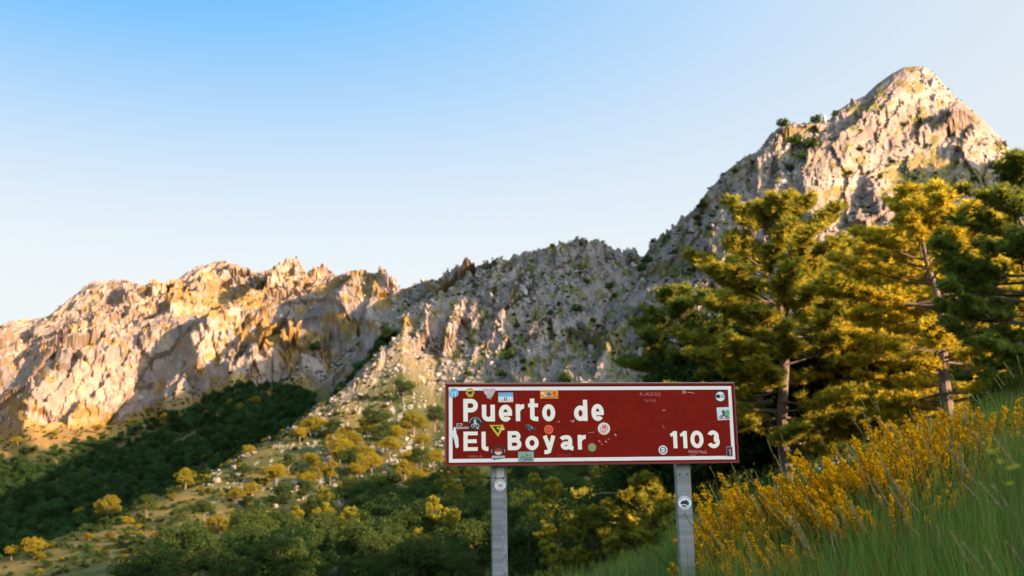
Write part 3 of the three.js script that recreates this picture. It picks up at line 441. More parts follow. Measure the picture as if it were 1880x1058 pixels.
{
  const r = rng(12), lists = [[], [], []];
  for (let t = 0; t < 4600; t++) {
    const px = lerp(1240, 2000, r()), d = lerp(2.2, 12, Math.pow(r(), 0.8)), g = at(px, 902, d); g.y = near(g.x, g.z); if (g.x < 0.7) continue;
    lists[Math.floor(r() * 3)].push({ p: g, q: new THREE.Quaternion().setFromAxisAngle(V(0, 1, 0), r() * 6.28), s: V(1, lerp(0.45, 1.2, r()), 1), c: [lerp(0.7, 1.5, r()), lerp(0.75, 1.2, r()), lerp(0.6, 1, r())] });
  }
  for (let t = 0; t < 1500; t++) { const x = lerp(-4, 1.6, r()), z = -lerp(4, 11, r()); lists[0].push({ p: V(x, near(x, z), z), q: new THREE.Quaternion().setFromAxisAngle(V(0, 1, 0), r() * 6.28), s: V(1, lerp(0.5, 0.9, r()), 1) }); }
  lists.forEach((l, k) => instanced(named('grass'), grassTuft(800 + k, 34, [0.44, 0.34, 0.52][k]), leafMat, l, 'tall green grass covering the roadside bank'));
  // seed heads standing over the grass
  const T = new Tris(), q = rng(5); T.tube([V(0, 0, 0), V(0.02, 0.3, 0), V(0.07, 0.6, 0.01)], [0.0014, 0.0011, 0.0008], 3, [0.24, 0.22, 0.09]);
  for (let k = 0; k < 70; k++) { const u = q(), c = V(0.07 + 0.05 * u, 0.6 + 0.085 * u, 0.01), e = unit(q).multiplyScalar(0.006).add(V(0.004, 0.011, 0)), s = unit(q).multiplyScalar(0.003); T.tri(c.clone().add(s), c.clone().sub(s), c.clone().add(e), [0.34, 0.29, 0.13]); }
  const list = []; for (let t = 0; t < 130; t++) { const px = lerp(1300, 1990, r()), d = lerp(3, 9.5, r()), g = at(px, 902, d); g.y = near(g.x, g.z); if (g.x > 0.9) list.push({ p: g, q: new THREE.Quaternion().setFromEuler(new THREE.Euler((r() - 0.5) * 0.3, Math.PI + (r() - 0.5) * 2.5, (r() - 0.5) * 0.3)), s: V(1, lerp(0.8, 1.35, r()), 1) }); }
  instanced('grass_seed_heads', T.geo(), leafMat, list, 'pale seed heads nodding above the grass');
}
{ // yellow wild flowers close to the lens
  const r = rng(3), F0 = [[1822, 832, 1.75], [1838, 850, 1.8], [1858, 862, 1.9], [1853, 890, 2.0], [1866, 858, 1.85]];
  for (const [px, py, d] of F0) {
    const top = at(px, py, d), g = top.clone(); g.x += 0.05; g.y = near(g.x, g.z); const t = thing('wild_flower', 'pale yellow wild flower on a thin green stem above the grass', 'flower', g, 'wild flowers in the grass');
    const h = top.clone().sub(g), S = new Tris(), P = new Tris(); S.tube([V(0, 0, 0), V(h.x * 0.2, h.y * 0.5, 0), h], [0.002, 0.0016, 0.0012], 4, [0.09, 0.14, 0.04]);
    for (let k = 0; k < 4; k++) { const a = k * 1.57 + r(), u = V(Math.cos(a), 0.35, Math.sin(a)), w = V(-Math.sin(a), 0, Math.cos(a)); P.quad(h, h.clone().addScaledVector(u, 0.006).addScaledVector(w, 0.005), h.clone().addScaledVector(u, 0.012), h.clone().addScaledVector(u, 0.006).addScaledVector(w, -0.005), [0.75, 0.66, 0.04]); }
    part('stem', S.geo(), leafMat, t); part('petals', P.geo(), petalMat, t);
  }
}

// ---------------------------------------------------------------- the sign
const SW = 1.8, SH = 0.486, SYAW = 0.1109;
const sign = thing('road_sign', 'brown rectangular mountain pass sign with white border and lettering on two steel posts', 'road sign', V(0.4846, 0, -6.1342)); sign.rotation.y = SYAW;
const SCY = EYE + 0.398, sa = V(Math.cos(SYAW), 0, -Math.sin(SYAW)), sn = V(Math.sin(SYAW), 0, Math.cos(SYAW)), sc0 = V(0.4846, SCY, -6.1342);
function onSign(px, py) { const d = dirOf(px, py), t = sc0.clone().sub(camera.position).dot(sn) / d.dot(sn), p = d.multiplyScalar(t).add(camera.position).sub(sc0); return [p.dot(sa), p.y]; }   // metres from the middle of the face
const CW = 2048, CK = CW / SW, CH = Math.round(SH * CK);
const toC = (px, py) => { const [x, y] = onSign(px, py); return [(x + SW / 2) * CK, (SH / 2 - y) * CK]; };
const Z1 = (x, y) => toC(810 + x / 6.614, 698 + y / 6.614), Z2 = (x, y) => toC(1080 + x / 6.614, 698 + y / 6.614);
function canvasTex(w, h, draw) { const c = document.createElement('canvas'); c.width = w; c.height = h; draw(c.getContext('2d'), w, h); const t = new THREE.CanvasTexture(c); t.colorSpace = THREE.SRGBColorSpace; t.magFilter = THREE.LinearFilter; return t; }
function glyph(x, ch, a, b, s) {                     // strokes of one letter in the box a..b (canvas px), stroke s
  const [x0, y0] = a, [x1, y1] = b, w = x1 - x0, h = y1 - y0, q = s / 2, cx = (x0 + x1) / 2, cy = (y0 + y1) / 2; x.lineWidth = s; x.lineCap = 'butt'; x.lineJoin = 'miter'; x.beginPath();
  const go = () => { x.stroke(); x.beginPath(); };
  if (ch === 'o' || ch === '0') { x.ellipse(cx, cy, w / 2 - q, h / 2 - q, 0, 0, 7); go(); }
  else if (ch === 'P') { const m = y0 + h * 0.6; x.moveTo(x0 + q, y1); x.lineTo(x0 + q, y0); go(); x.moveTo(x0 + q, y0 + q); x.lineTo(x1 - h * 0.3, y0 + q); x.arc(x1 - (m - y0) / 2, (y0 + m) / 2, (m - y0) / 2 - q, -Math.PI / 2, Math.PI / 2); x.lineTo(x0 + q, m - q); go(); }
  else if (ch === 'u') { const R = w / 2 - q; x.moveTo(x0 + q, y0); x.lineTo(x0 + q, y1 - R - q); x.arc(cx, y1 - R - q, R, Math.PI, 0, true); go(); x.moveTo(x1 - q, y0); x.lineTo(x1 - q, y1); go(); }
  else if (ch === 'e') { x.ellipse(cx, cy, w / 2 - q, h / 2 - q, 0, 0.72, 6.24); go(); x.lineWidth = s * 0.82; x.moveTo(x0 + q, cy + s * 0.18); x.lineTo(x1 - s * 0.02, cy + s * 0.18); go(); }
  else if (ch === 'r') { x.moveTo(x0 + q, y0); x.lineTo(x0 + q, y1); go(); x.moveTo(x0 + q, y0 + h * 0.42); x.quadraticCurveTo(x0 + s * 1.0, y0 + q, x1, y0 + q); go(); }
  else if (ch === 't') { const X = x0 + w * 0.42; x.moveTo(X, y0); x.lineTo(X, y1 - h * 0.18); x.quadraticCurveTo(X + s * 0.05, y1 - q, x1, y1 - q); go(); x.lineWidth = s * 0.85; x.moveTo(x0, y0 + h * 0.30); x.lineTo(x1, y0 + h * 0.30); go(); }
  else if (ch === 'd') { const t = y0 + h * 0.27; x.ellipse(cx - s * 0.08, (t + y1) / 2, w / 2 - q - s * 0.08, (y1 - t) / 2 - q, 0, 0, 7); go(); x.moveTo(x1 - q, y0); x.lineTo(x1 - q, y1); go(); }
  else if (ch === 'E') { x.moveTo(x0 + q, y0); x.lineTo(x0 + q, y1); go(); for (const [f, e] of [[y0 + q * 0.9, 1], [cy, 0.93], [y1 - q * 0.9, 1]]) { x.lineWidth = s * 0.9; x.moveTo(x0, f); x.lineTo(x0 + w * e, f); go(); } }
  else if (ch === 'l') { x.moveTo(x0 + q, y0); x.lineTo(x0 + q, y1 - h * 0.22); x.quadraticCurveTo(x0 + q, y1 - q * 0.9, x1, y1 - q * 0.9); go(); }
  else if (ch === 'B') { const m = y0 + h * 0.47; x.moveTo(x0 + q, y0); x.lineTo(x0 + q, y1); go(); for (const [t, e, k] of [[y0, m + q * 0.8, 0.06], [m - q * 0.8, y1, 0]]) { const R = (e - t) / 2 - q; x.moveTo(x0 + q, t + q); x.lineTo(x1 - w * k - R - q, t + q); x.arc(x1 - w * k - R - q, (t + e) / 2, R, -Math.PI / 2, Math.PI / 2); x.lineTo(x0 + q, e - q); go(); } }
  else if (ch === 'y') { x.moveTo(x0 + s * 0.52, y0); x.lineTo(cx + s * 0.1, y0 + h * 0.70); go(); x.moveTo(x1 - s * 0.52, y0); x.lineTo(cx - w * 0.02, y1 - h * 0.16); x.quadraticCurveTo(cx - w * 0.12, y1 - q, x0 + w * 0.12, y1 - q); go(); }
  else if (ch === 'a') { const m = y0 + h * 0.42; x.ellipse(cx - s * 0.2, (m + y1) / 2, w / 2 - q - s * 0.2, (y1 - m) / 2 - q * 0.9, 0, 0, 7); x.lineWidth = s * 0.9; go(); x.lineWidth = s; x.moveTo(x0 + w * 0.06, y0 + h * 0.27); x.quadraticCurveTo(x0 + w * 0.2, y0 + q, cx, y0 + q); x.quadraticCurveTo(x1 - s * 0.75, y0 + q, x1 - s * 0.75, y0 + h * 0.4); x.lineTo(x1 - s * 0.75, y1 - h * 0.16); x.quadraticCurveTo(x1 - s * 0.7, y1 - q * 0.8, x1, y1 - q * 0.6); go(); }
  else if (ch === '1') { x.moveTo(x1 - q, y0); x.lineTo(x1 - q, y1); go(); x.lineWidth = s * 0.8; x.moveTo(x1 - q, y0 + s * 0.34); x.quadraticCurveTo(x1 - s * 1.1, y0 + s * 0.85, x0, y0 + s * 1.0); go(); }
  else if (ch === '3') { const m = y0 + h * 0.46, rt = (m - y0 + s * 0.5) / 2 - q * 0.5; x.ellipse(cx - w * 0.02, y0 + rt + q * 0.9, w / 2 - q - w * 0.03, rt - q * 0.05, 0, -2.75, 1.4); go(); const rb = (y1 - m + s * 0.35) / 2 - q * 0.5; x.ellipse(cx, y1 - rb - q * 0.95, w / 2 - q, rb, 0, -1.45, 2.8); go(); }
}
const faceTex = canvasTex(CW, CH, (x) => {
  const r = rng(19), RED = '#7f1910'; x.fillStyle = RED; x.fillRect(0, 0, CW, CH);
  for (let i = 0; i < 900; i++) { x.globalAlpha = 0.05; x.fillStyle = r() < 0.5 ? '#97291b' : '#73140c'; x.beginPath(); x.ellipse(r() * CW, r() * CH, 10 + r() * 70, 8 + r() * 40, r() * 3, 0, 7); x.fill(); } x.globalAlpha = 1;
  const bo = 16, bw = 25; x.strokeStyle = '#f0efea'; x.lineWidth = bw; x.strokeRect(bo + bw / 2, bo + bw / 2, CW - 2 * bo - bw, CH - 2 * bo - bw);
  x.strokeStyle = '#f6f2e2';
  const row = (list, map, s) => list.forEach(([ch, a, t, b, u]) => glyph(x, ch, map(a, t), map(b, u), s));
  const k = CK * (1.8 / 535) / 6.614;
  row([['P', 262, 225, 442, 503], ['u', 488, 297, 650, 503], ['e', 695, 297, 860, 505], ['r', 900, 290, 1008, 498], ['t', 1050, 222, 1178, 500], ['o', 1222, 291, 1385, 501], ['d', 1608, 238, 1780, 497]], Z1, 54 * k);
  row([['e', 35, 289, 194, 497]], Z2, 54 * k);
  row([['E', 264, 628, 440, 865], ['l', 484, 628, 570, 864], ['B', 802, 622, 973, 856], ['o', 1018, 680, 1184, 856], ['y', 1228, 678, 1393, 905], ['a', 1445, 672, 1606, 851], ['r', 1655, 668, 1760, 848]], Z1, 50 * k);
  row([['1', 998, 622, 1090, 833], ['1', 1118, 622, 1211, 833], ['0', 1240, 617, 1411, 831], ['3', 1446, 615, 1608, 831]], Z2, 50 * k);
  // scratches, graffiti and chips
  x.strokeStyle = '#d8cfc4'; x.fillStyle = '#cfc6ba'; x.lineCap = 'round';
  for (let i = 0; i < 260; i++) { x.globalAlpha = 0.25 + 0.6 * r(); const X = r() * CW, Y = r() * CH, q = 0.6 + r() * 1.8; x.fillRect(X, Y, q, q * lerp(0.6, 2, r())); }
  for (let i = 0; i < 70; i++) { x.globalAlpha = 0.10 + 0.22 * r(); x.lineWidth = 0.8 + r(); const X = r() * CW, Y = r() * CH, a = r() * 6.28, l = 6 + r() * 26; x.beginPath(); x.moveTo(X, Y); x.lineTo(X + Math.cos(a) * l, Y + Math.sin(a) * l); x.stroke(); }
  const write = (t, p, size, alpha, font = 'sans-serif', rot = 0) => { x.save(); x.globalAlpha = alpha; x.translate(...p); x.rotate(rot); x.font = size + 'px ' + font; x.fillStyle = '#ddd5c8'; x.fillText(t, 0, 0); x.restore(); };
  write('A:.:ALU.U.J', Z2(625, 185), 32, 0.6); write('(u-Yuli', Z2(690, 262), 28, 0.5); write('PACO PinG', Z2(1222, 893), 27, 0.9, 'sans-serif', 0.03); write('auun', Z2(1235, 930), 20, 0.7); write('Vintage', Z1(1405, 935), 30, 0.16); write('Maite a B.', Z1(330, 945), 21, 0.5);
  x.globalAlpha = 0.85; x.lineWidth = 4; x.beginPath(); x.moveTo(...Z2(1150, 130)); x.lineTo(...Z2(1185, 130)); x.lineTo(...Z2(1150, 155)); x.lineTo(...Z2(1195, 148)); x.moveTo(...Z2(1215, 143)); x.lineTo(...Z2(1290, 155)); x.stroke();
  x.lineWidth = 2.5; x.beginPath(); x.moveTo(...Z2(905, 548)); x.lineTo(...Z2(928, 588)); x.moveTo(...Z2(0, 640)); x.lineTo(...Z2(75, 636)); x.stroke();
  for (const [a, b] of [[125, 735], [140, 745], [160, 778], [205, 738], [212, 748], [240, 715], [320, 655], [328, 668]]) { x.globalAlpha = 0.8; x.fillRect(...Z2(a, b), 6 + r() * 5, 6 + r() * 5); }
  for (const [a, b] of [[1410, 505], [1425, 498], [1570, 490], [1590, 497], [1600, 485]]) { x.globalAlpha = 0.8; x.fillRect(...Z1(a, b), 6 + r() * 5, 5 + r() * 6); }
  x.globalAlpha = 0.4; x.fillStyle = '#c0a49c'; x.beginPath(); x.ellipse(...Z2(922, 362), 15, 7, 0, 0, 7); x.fill(); x.globalAlpha = 0.25; x.beginPath(); x.ellipse(...Z2(922, 375), 9, 9, 0, 0, 7); x.fill();
  x.globalAlpha = 0.3; x.lineWidth = 1.5; x.beginPath(); x.moveTo(...Z1(910, 60)); x.lineTo(...Z1(920, 700)); x.stroke(); x.globalAlpha = 1;
});
const faceMat = new THREE.MeshPhysicalMaterial({ map: faceTex, roughness: 0.6, specularIntensity: 0.1 });
const panelMat = mat(0.16, 0.018, 0.014, 0.5), alu = mat(0.42, 0.43, 0.44, 0.4, { metalness: 0.7 });
{
  const P = new THREE.Group(); P.name = 'panel'; P.position.set(0, SCY, 0); sign.add(P);
  const box = new THREE.BoxGeometry(SW, SH, 0.026); const b = part('panel_body', box, alu, P); b.position.z = -0.0155;
  const f = part('panel_face', new THREE.PlaneGeometry(SW - 0.006, SH - 0.006), faceMat, P);
  // folded rim round the edge
  for (const s of [-1, 1]) { const h = part('rim', new THREE.BoxGeometry(SW + 0.008, 0.009, 0.036), panelMat, P); h.position.set(0, s * (SH / 2), -0.0125); const v = part('rim', new THREE.BoxGeometry(0.009, SH - 0.0095, 0.036), panelMat, P); v.position.set(s * (SW / 2), 0, -0.0125); }
  const cap = part('rim_top', new THREE.BoxGeometry(SW + 0.006, 0.002, 0.03), alu, P); cap.position.set(0, SH / 2 + 0.0057, -0.0125);
  for (const s of [-1, 1]) { const rail = part('mounting_rail', new THREE.BoxGeometry(SW * 0.9, 0.04, 0.03), alu, P); rail.position.set(0, s * 0.14, -0.0445); }
}
// posts
const zincTex = canvasTex(256, 1024, (x, w, h) => { const r = rng(6); x.fillStyle = '#7f8588'; x.fillRect(0, 0, w, h); for (let i = 0; i < 5200; i++) { x.globalAlpha = 0.2; x.fillStyle = r() < 0.5 ? '#a4aaac' : '#596064'; x.beginPath(); x.ellipse(r() * w, r() * h, 2 + r() * 13, 2 + r() * 9, r() * 3, 0, 7); x.fill(); } for (let i = 0; i < 150; i++) { x.globalAlpha = 0.4; x.fillStyle = r() < 0.7 ? '#b5bbbe' : '#6a4a36'; x.fillRect(r() * w, r() * h, 1 + r() * 9, 1 + r() * 14); } });
const zinc = new THREE.MeshPhysicalMaterial({ map: zincTex, roughness: 0.5, metalness: 0.35 }), hole = mat(0.012, 0.012, 0.012, 0.8);
function stickerShape(kind, w, h) { if (kind === 'round') return new THREE.CircleGeometry(w / 2, 32); const s = new THREE.Shape(); if (Array.isArray(kind)) kind.forEach(([x, y], i) => (i ? s.lineTo(x * w, y * h) : s.moveTo(x * w, y * h))); else { s.moveTo(-w / 2, -h / 2); s.lineTo(w / 2, -h / 2); s.lineTo(w / 2, h / 2); s.lineTo(-w / 2, h / 2); } s.closePath(); const g = new THREE.ShapeGeometry(s, 24), p = g.attributes.position, u = g.attributes.uv; for (let i = 0; i < p.count; i++) u.setXY(i, p.getX(i) / w + 0.5, p.getY(i) / h + 0.5); return g; }
function sticker(parent, kind, x, y, z, w, h, rot, label, draw) { const t = canvasTex(128, 128, (c, W, H) => draw(c, W, H)), m = part('sticker', stickerShape(kind, w, h), new THREE.MeshPhysicalMaterial({ map: t, roughness: 0.5, side: THREE.DoubleSide }), parent); m.position.set(x, y, z); m.rotation.z = rot; m.userData.label = label; return m; }
const MPX = 1.8 / 533;                               // metres per photo pixel on the sign
for (const [s, rot] of [[-0.578, 0], [0.566, 0]]) {
  const post = new THREE.Group(); post.name = 'post'; post.position.set(s, 0, -0.08); sign.add(post);
  const top = SCY + 0.2, a = V(0.4846, 0, -6.1342).addScaledVector(sa, s), bot = near(a.x, a.z) - 0.3;
  const sh = new THREE.Shape(), W = 0.094, D = 0.05, R = 0.007; sh.moveTo(-W / 2 + R, -D / 2); sh.lineTo(W / 2 - R, -D / 2); sh.absarc(W / 2 - R, -D / 2 + R, R, -Math.PI / 2, 0); sh.lineTo(W / 2, D / 2 - R); sh.absarc(W / 2 - R, D / 2 - R, R, 0, Math.PI / 2); sh.lineTo(-W / 2 + R, D / 2); sh.absarc(-W / 2 + R, D / 2 - R, R, Math.PI / 2, Math.PI); sh.lineTo(-W / 2, -D / 2 + R); sh.absarc(-W / 2 + R, -D / 2 + R, R, Math.PI, Math.PI * 1.5);
  const g = new THREE.ExtrudeGeometry(sh, { depth: top - bot, bevelEnabled: false, curveSegments: 4 }); g.rotateX(-Math.PI / 2); g.translate(0, bot, 0);
  { const p = g.attributes.position, u = g.attributes.uv; for (let i = 0; i < p.count; i++) u.setXY(i, (p.getX(i) + p.getZ(i)) * 2.2 + 0.5 + s, p.getY(i) * 0.55); }
  part('post_body', g, zinc, post);
  const bottomY = SCY - SH / 2;
  for (const k of [-1, 1]) { const m = part('bolt_hole', new THREE.CylinderGeometry(0.0055, 0.0055, 0.001, 14), hole, post); m.rotation.x = Math.PI / 2; m.position.set(k * 0.024, bottomY - (s < 0 ? 0.075 : 0.07), 0.0256); }
  const bracket = part('bracket', new THREE.BoxGeometry(0.11, 0.035, 0.03), alu, post); bracket.position.set(0, SCY - 0.2, -0.035 + 0.002);
  if (s < 0) {
    sticker(post, 'rect', 0.008, bottomY - 0.040, 0.0262, 0.042, 0.062, 0, 'pale worn rectangular sticker at the top of the post', (c, w, h) => { c.fillStyle = '#c9c8bd'; c.fillRect(0, 0, w, h); c.strokeStyle = '#8b7a76'; c.lineWidth = 4; c.strokeRect(20, 14, 88, 90); c.beginPath(); c.arc(64, 50, 24, 0, 7); c.moveTo(40, 80); c.lineTo(90, 84); c.stroke(); });
    sticker(post, 'round', 0.006, bottomY - 0.118, 0.0262, 0.068, 0.068, 0, 'round white sticker with a small cyclist drawing', (c, w, h) => { c.fillStyle = '#dcd9dc'; c.fillRect(0, 0, w, h); c.strokeStyle = '#4d4450'; c.lineWidth = 4; c.beginPath(); c.arc(52, 74, 13, 0, 7); c.moveTo(93, 74); c.arc(80, 74, 13, 0, 7); c.moveTo(52, 74); c.lineTo(66, 52); c.lineTo(80, 74); c.lineTo(58, 60); c.stroke(); c.setLineDash([7, 5]); c.lineWidth = 9; c.beginPath(); c.arc(64, 64, 51, 3.4, 6.0); c.stroke(); c.beginPath(); c.arc(64, 64, 51, 0.9, 2.2); c.stroke(); });
  } else sticker(post, 'round', -0.001, bottomY - 0.24, 0.0262, 0.082, 0.082, 0, 'round white sticker with a dark mountain and road', (c, w, h) => { c.fillStyle = '#e4e5e8'; c.fillRect(0, 0, w, h); c.fillStyle = '#1a2233'; c.beginPath(); c.arc(64, 64, 42, 0, 7); c.fill(); c.fillStyle = '#e4e5e8'; c.beginPath(); c.moveTo(22, 62); c.lineTo(50, 40); c.lineTo(62, 50); c.lineTo(74, 34); c.lineTo(106, 60); c.lineTo(106, 20); c.lineTo(22, 20); c.fill(); c.beginPath(); c.moveTo(28, 80); c.quadraticCurveTo(70, 74, 100, 96); c.lineTo(92, 102); c.quadraticCurveTo(60, 82, 30, 88); c.fill(); c.fillStyle = '#1a2233'; c.beginPath(); c.moveTo(30, 58); c.lineTo(50, 44); c.lineTo(62, 54); c.lineTo(76, 38); c.lineTo(100, 58); c.fill(); c.strokeStyle = '#1a2233'; c.setLineDash([6, 4]); c.lineWidth = 8; c.beginPath(); c.arc(64, 64, 53, 3.5, 5.9); c.stroke(); c.beginPath(); c.arc(64, 64, 53, 0.7, 2.4); c.stroke(); });
}
{ // stickers on the face: centre and size in photo pixels
  const P = sign.children[0], put = (kind, px, py, w, h, rot, label, draw) => { const [x, y] = onSign(px, py); sticker(P, kind, x, y, 0.0024, w * MPX, h * MPX, rot, label, draw); };
  const fill = (c, col) => { c.fillStyle = col; c.fillRect(0, 0, 128, 128); };
  put('round', 833, 721.7, 17, 17, 0, 'round pale blue sticker', (c) => { fill(c, '#63b9d6'); c.fillStyle = '#a8dcea'; c.fillRect(14, 40, 100, 26); c.strokeStyle = '#2a6a94'; c.lineWidth = 5; c.beginPath(); c.moveTo(30, 60); c.lineTo(52, 36); c.lineTo(64, 50); c.lineTo(86, 32); c.lineTo(104, 58); c.stroke(); c.fillStyle = '#2c2850'; c.font = 'bold 40px sans-serif'; c.fillText('S', 50, 112); c.fillStyle = '#e3f3f6'; c.fillRect(36, 74, 14, 30); c.fillRect(80, 74, 14, 30); });
  put([[-0.25, -0.5], [0.25, -0.5], [0.5, 0], [0.25, 0.5], [-0.25, 0.5], [-0.5, 0]], 863, 721.5, 16, 16, 0.12, 'yellow hexagonal sticker with a black heart shape', (c) => { fill(c, '#e3b714'); c.fillStyle = '#1d1a10'; c.beginPath(); c.moveTo(64, 98); c.quadraticCurveTo(14, 60, 40, 42); c.quadraticCurveTo(58, 36, 66, 52); c.quadraticCurveTo(80, 34, 98, 46); c.quadraticCurveTo(104, 74, 64, 98); c.fill(); c.strokeStyle = '#1d1a10'; c.lineWidth = 6; c.strokeRect(22, 10, 84, 108); });
  put([[-0.5, 0.5], [0.5, 0.5], [0.46, 0.2], [0.34, 0.02], [0.3, -0.2], [0.2, -0.22], [0.14, -0.5], [0.06, -0.3], [0.0, -0.48], [-0.08, -0.3], [-0.16, -0.42], [-0.22, -0.1], [-0.36, 0.0], [-0.42, 0.2]], 898, 724, 23, 20, 0, 'torn whitish sticker remains', (c) => { const r = rng(4); fill(c, '#c9b4b1'); for (let i = 0; i < 260; i++) { c.fillStyle = r() < 0.6 ? '#e4d9d6' : '#9b6f6a'; c.fillRect(r() * 128, r() * 128, 2 + r() * 5, 2 + r() * 5); } });
  put('rect', 928.3, 729.9, 27, 17.4, 0, 'small beach picture sticker with two dark figures', (c) => { fill(c, '#dfe9ee'); c.fillStyle = '#6fa8d6'; c.fillRect(0, 0, 128, 44); c.fillStyle = '#9fd0dd'; c.fillRect(0, 44, 128, 20); c.fillStyle = '#e8d3c4'; c.fillRect(0, 84, 128, 44); c.fillStyle = '#1e2138'; c.beginPath(); c.moveTo(48, 110); c.lineTo(54, 62); c.lineTo(60, 62); c.lineTo(58, 110); c.fill(); c.beginPath(); c.moveTo(66, 62); c.lineTo(72, 62); c.lineTo(78, 110); c.lineTo(70, 110); c.fill(); });
  put('rect', 1008.2, 724.6, 33, 15, 0, 'orange rectangular sticker with blue motorcycle', (c) => { fill(c, '#e8940e'); c.fillStyle = '#f4ecdc'; c.beginPath(); c.arc(18, 44, 13, 0, 7); c.fill(); c.beginPath(); c.moveTo(20, 50); c.lineTo(52, 96); c.lineTo(40, 100); c.fill(); c.fillStyle = '#3f6d9c'; c.beginPath(); c.moveTo(44, 84); c.lineTo(58, 20); c.lineTo(70, 40); c.lineTo(84, 70); c.lineTo(60, 92); c.fill(); c.fillStyle = '#cc3415'; c.fillRect(96, 16, 10, 78); c.fillRect(88, 34, 26, 22); c.fillRect(112, 88, 14, 16); c.fillStyle = '#241708'; c.font = 'bold 26px sans-serif'; c.fillText('I MAPS TMP', 24, 120, 84); });
  put('round', 872.4, 778, 25, 25, 0, 'round black sticker with a white motorcyclist', (c) => { fill(c, '#0d0c0d'); c.strokeStyle = '#d8d8d8'; c.setLineDash([6, 4]); c.lineWidth = 7; c.beginPath(); c.arc(64, 64, 54, 3.3, 6.0); c.stroke(); c.setLineDash([]); c.lineWidth = 6; c.strokeStyle = '#b9bdc0'; c.beginPath(); c.arc(44, 84, 14, 0, 7); c.moveTo(98, 84); c.arc(84, 84, 14, 0, 7); c.moveTo(46, 82); c.lineTo(58, 50); c.lineTo(82, 66); c.lineTo(66, 74); c.stroke(); c.fillStyle = '#c9cdd0'; c.beginPath(); c.arc(62, 34, 11, 0, 7); c.fill(); c.fillRect(52, 44, 22, 26); c.fillStyle = '#a02020'; c.fillRect(52, 108, 18, 8); c.fillStyle = '#8fc0a8'; c.fillRect(76, 98, 20, 16); });
  put([[-0.5, -0.1], [-0.36, 0.4], [0.06, 0.5], [0.12, 0.12], [0.5, 0.1], [0.4, -0.4], [-0.1, -0.3], [-0.38, -0.5]], 848, 784, 26, 15, 0.02, 'white outlined script sticker', (c) => { fill(c, '#6d1710'); c.strokeStyle = '#e3dedb'; c.lineWidth = 5; c.strokeRect(20, 14, 44, 26); c.font = 'italic bold 44px serif'; c.fillStyle = '#eee9e4'; c.fillText('Palacios', 4, 92, 120); });
  put([[-0.1, 0.5], [0.12, 0.44], [0.2, 0.2], [0.42, 0.0], [0.5, -0.42], [0.3, -0.5], [0.1, -0.48], [-0.1, -0.1], [-0.3, 0.06], [-0.5, 0.12], [-0.42, 0.3], [-0.22, 0.34]], 835, 803.5, 14, 38, 0, 'white cut-out figure sticker', (c) => fill(c, '#e9e9e8'));
  put([[-0.5, 0.42], [0.3, 0.42], [0.34, 0.5], [0.46, 0.24], [0.5, 0.04], [0.3, -0.02], [0.06, -0.5]], 912.5, 790.5, 28, 23, 0, 'yellow triangular warning sticker with black drawing', (c) => { fill(c, '#d9b81a'); c.fillStyle = '#171408'; c.beginPath(); c.moveTo(28, 22); c.lineTo(92, 22); c.lineTo(92, 40); c.lineTo(62, 44); c.lineTo(84, 62); c.lineTo(70, 96); c.fill(); c.fillStyle = '#d9b81a'; c.beginPath(); c.ellipse(74, 42, 16, 10, 0.6, 0, 7); c.fill(); c.fillStyle = '#d9d5c4'; c.beginPath(); c.arc(112, 52, 12, 0, 7); c.fill(); });
  put([[-0.5, 0.36], [-0.3, 0.44], [0.1, 0.3], [0.5, 0.0], [0.4, -0.2], [0.1, -0.1], [-0.06, -0.5], [-0.12, -0.1], [-0.4, 0.0]], 974, 787, 20, 16, 0, 'small white and blue insect-shaped sticker', (c) => { fill(c, '#3c3344'); const r = rng(8); c.strokeStyle = '#d4d6de'; c.lineWidth = 5; for (let i = 0; i < 26; i++) { c.beginPath(); const X = r() * 128, Y = r() * 128; c.moveTo(X, Y); c.lineTo(X + 26 * (r() - 0.3), Y + 24 * (r() - 0.5)); c.stroke(); } });
  put('round', 1007.3, 789, 16.4, 16.4, 0, 'round red sticker with an orange ring', (c) => { fill(c, '#e0692a'); c.fillStyle = '#d8321f'; c.beginPath(); c.arc(64, 64, 44, 0, 7); c.fill(); c.fillStyle = '#e24a35'; c.fillRect(40, 54, 48, 16); });
  put('round', 1108.8, 787.4, 22.5, 22.5, 0, 'round white sticker with red checkered pattern', (c) => { fill(c, '#e9ddd2'); c.fillStyle = '#a83236'; for (let i = 0; i < 8; i++) for (let j = 0; j < 8; j++) if ((i + j) % 2 && Math.hypot(i - 3.5, j - 3.5) < 4.2) c.fillRect(22 + i * 10.5, 22 + j * 10.5, 10.5, 10.5); c.fillStyle = '#e9ddd2'; c.fillRect(36, 36, 56, 44); c.fillStyle = '#d4391f'; c.beginPath(); c.moveTo(44, 58); c.lineTo(52, 28); c.lineTo(66, 44); c.lineTo(84, 24); c.lineTo(86, 58); c.fill(); c.fillStyle = '#e08a4a'; c.fillRect(44, 62, 42, 12); c.strokeStyle = '#e0a24c'; c.lineWidth = 6; c.beginPath(); c.arc(64, 64, 58, 0.6, 2.6); c.stroke(); });
  put('round', 1087, 821.7, 14.5, 14.5, 0, 'round dull green sticker', (c) => { fill(c, '#8aa463'); c.strokeStyle = '#5f7f46'; c.lineWidth = 5; c.beginPath(); c.arc(64, 64, 46, 0, 7); c.moveTo(64, 24); c.lineTo(64, 100); c.moveTo(40, 60); c.lineTo(64, 84); c.lineTo(88, 56); c.stroke(); });
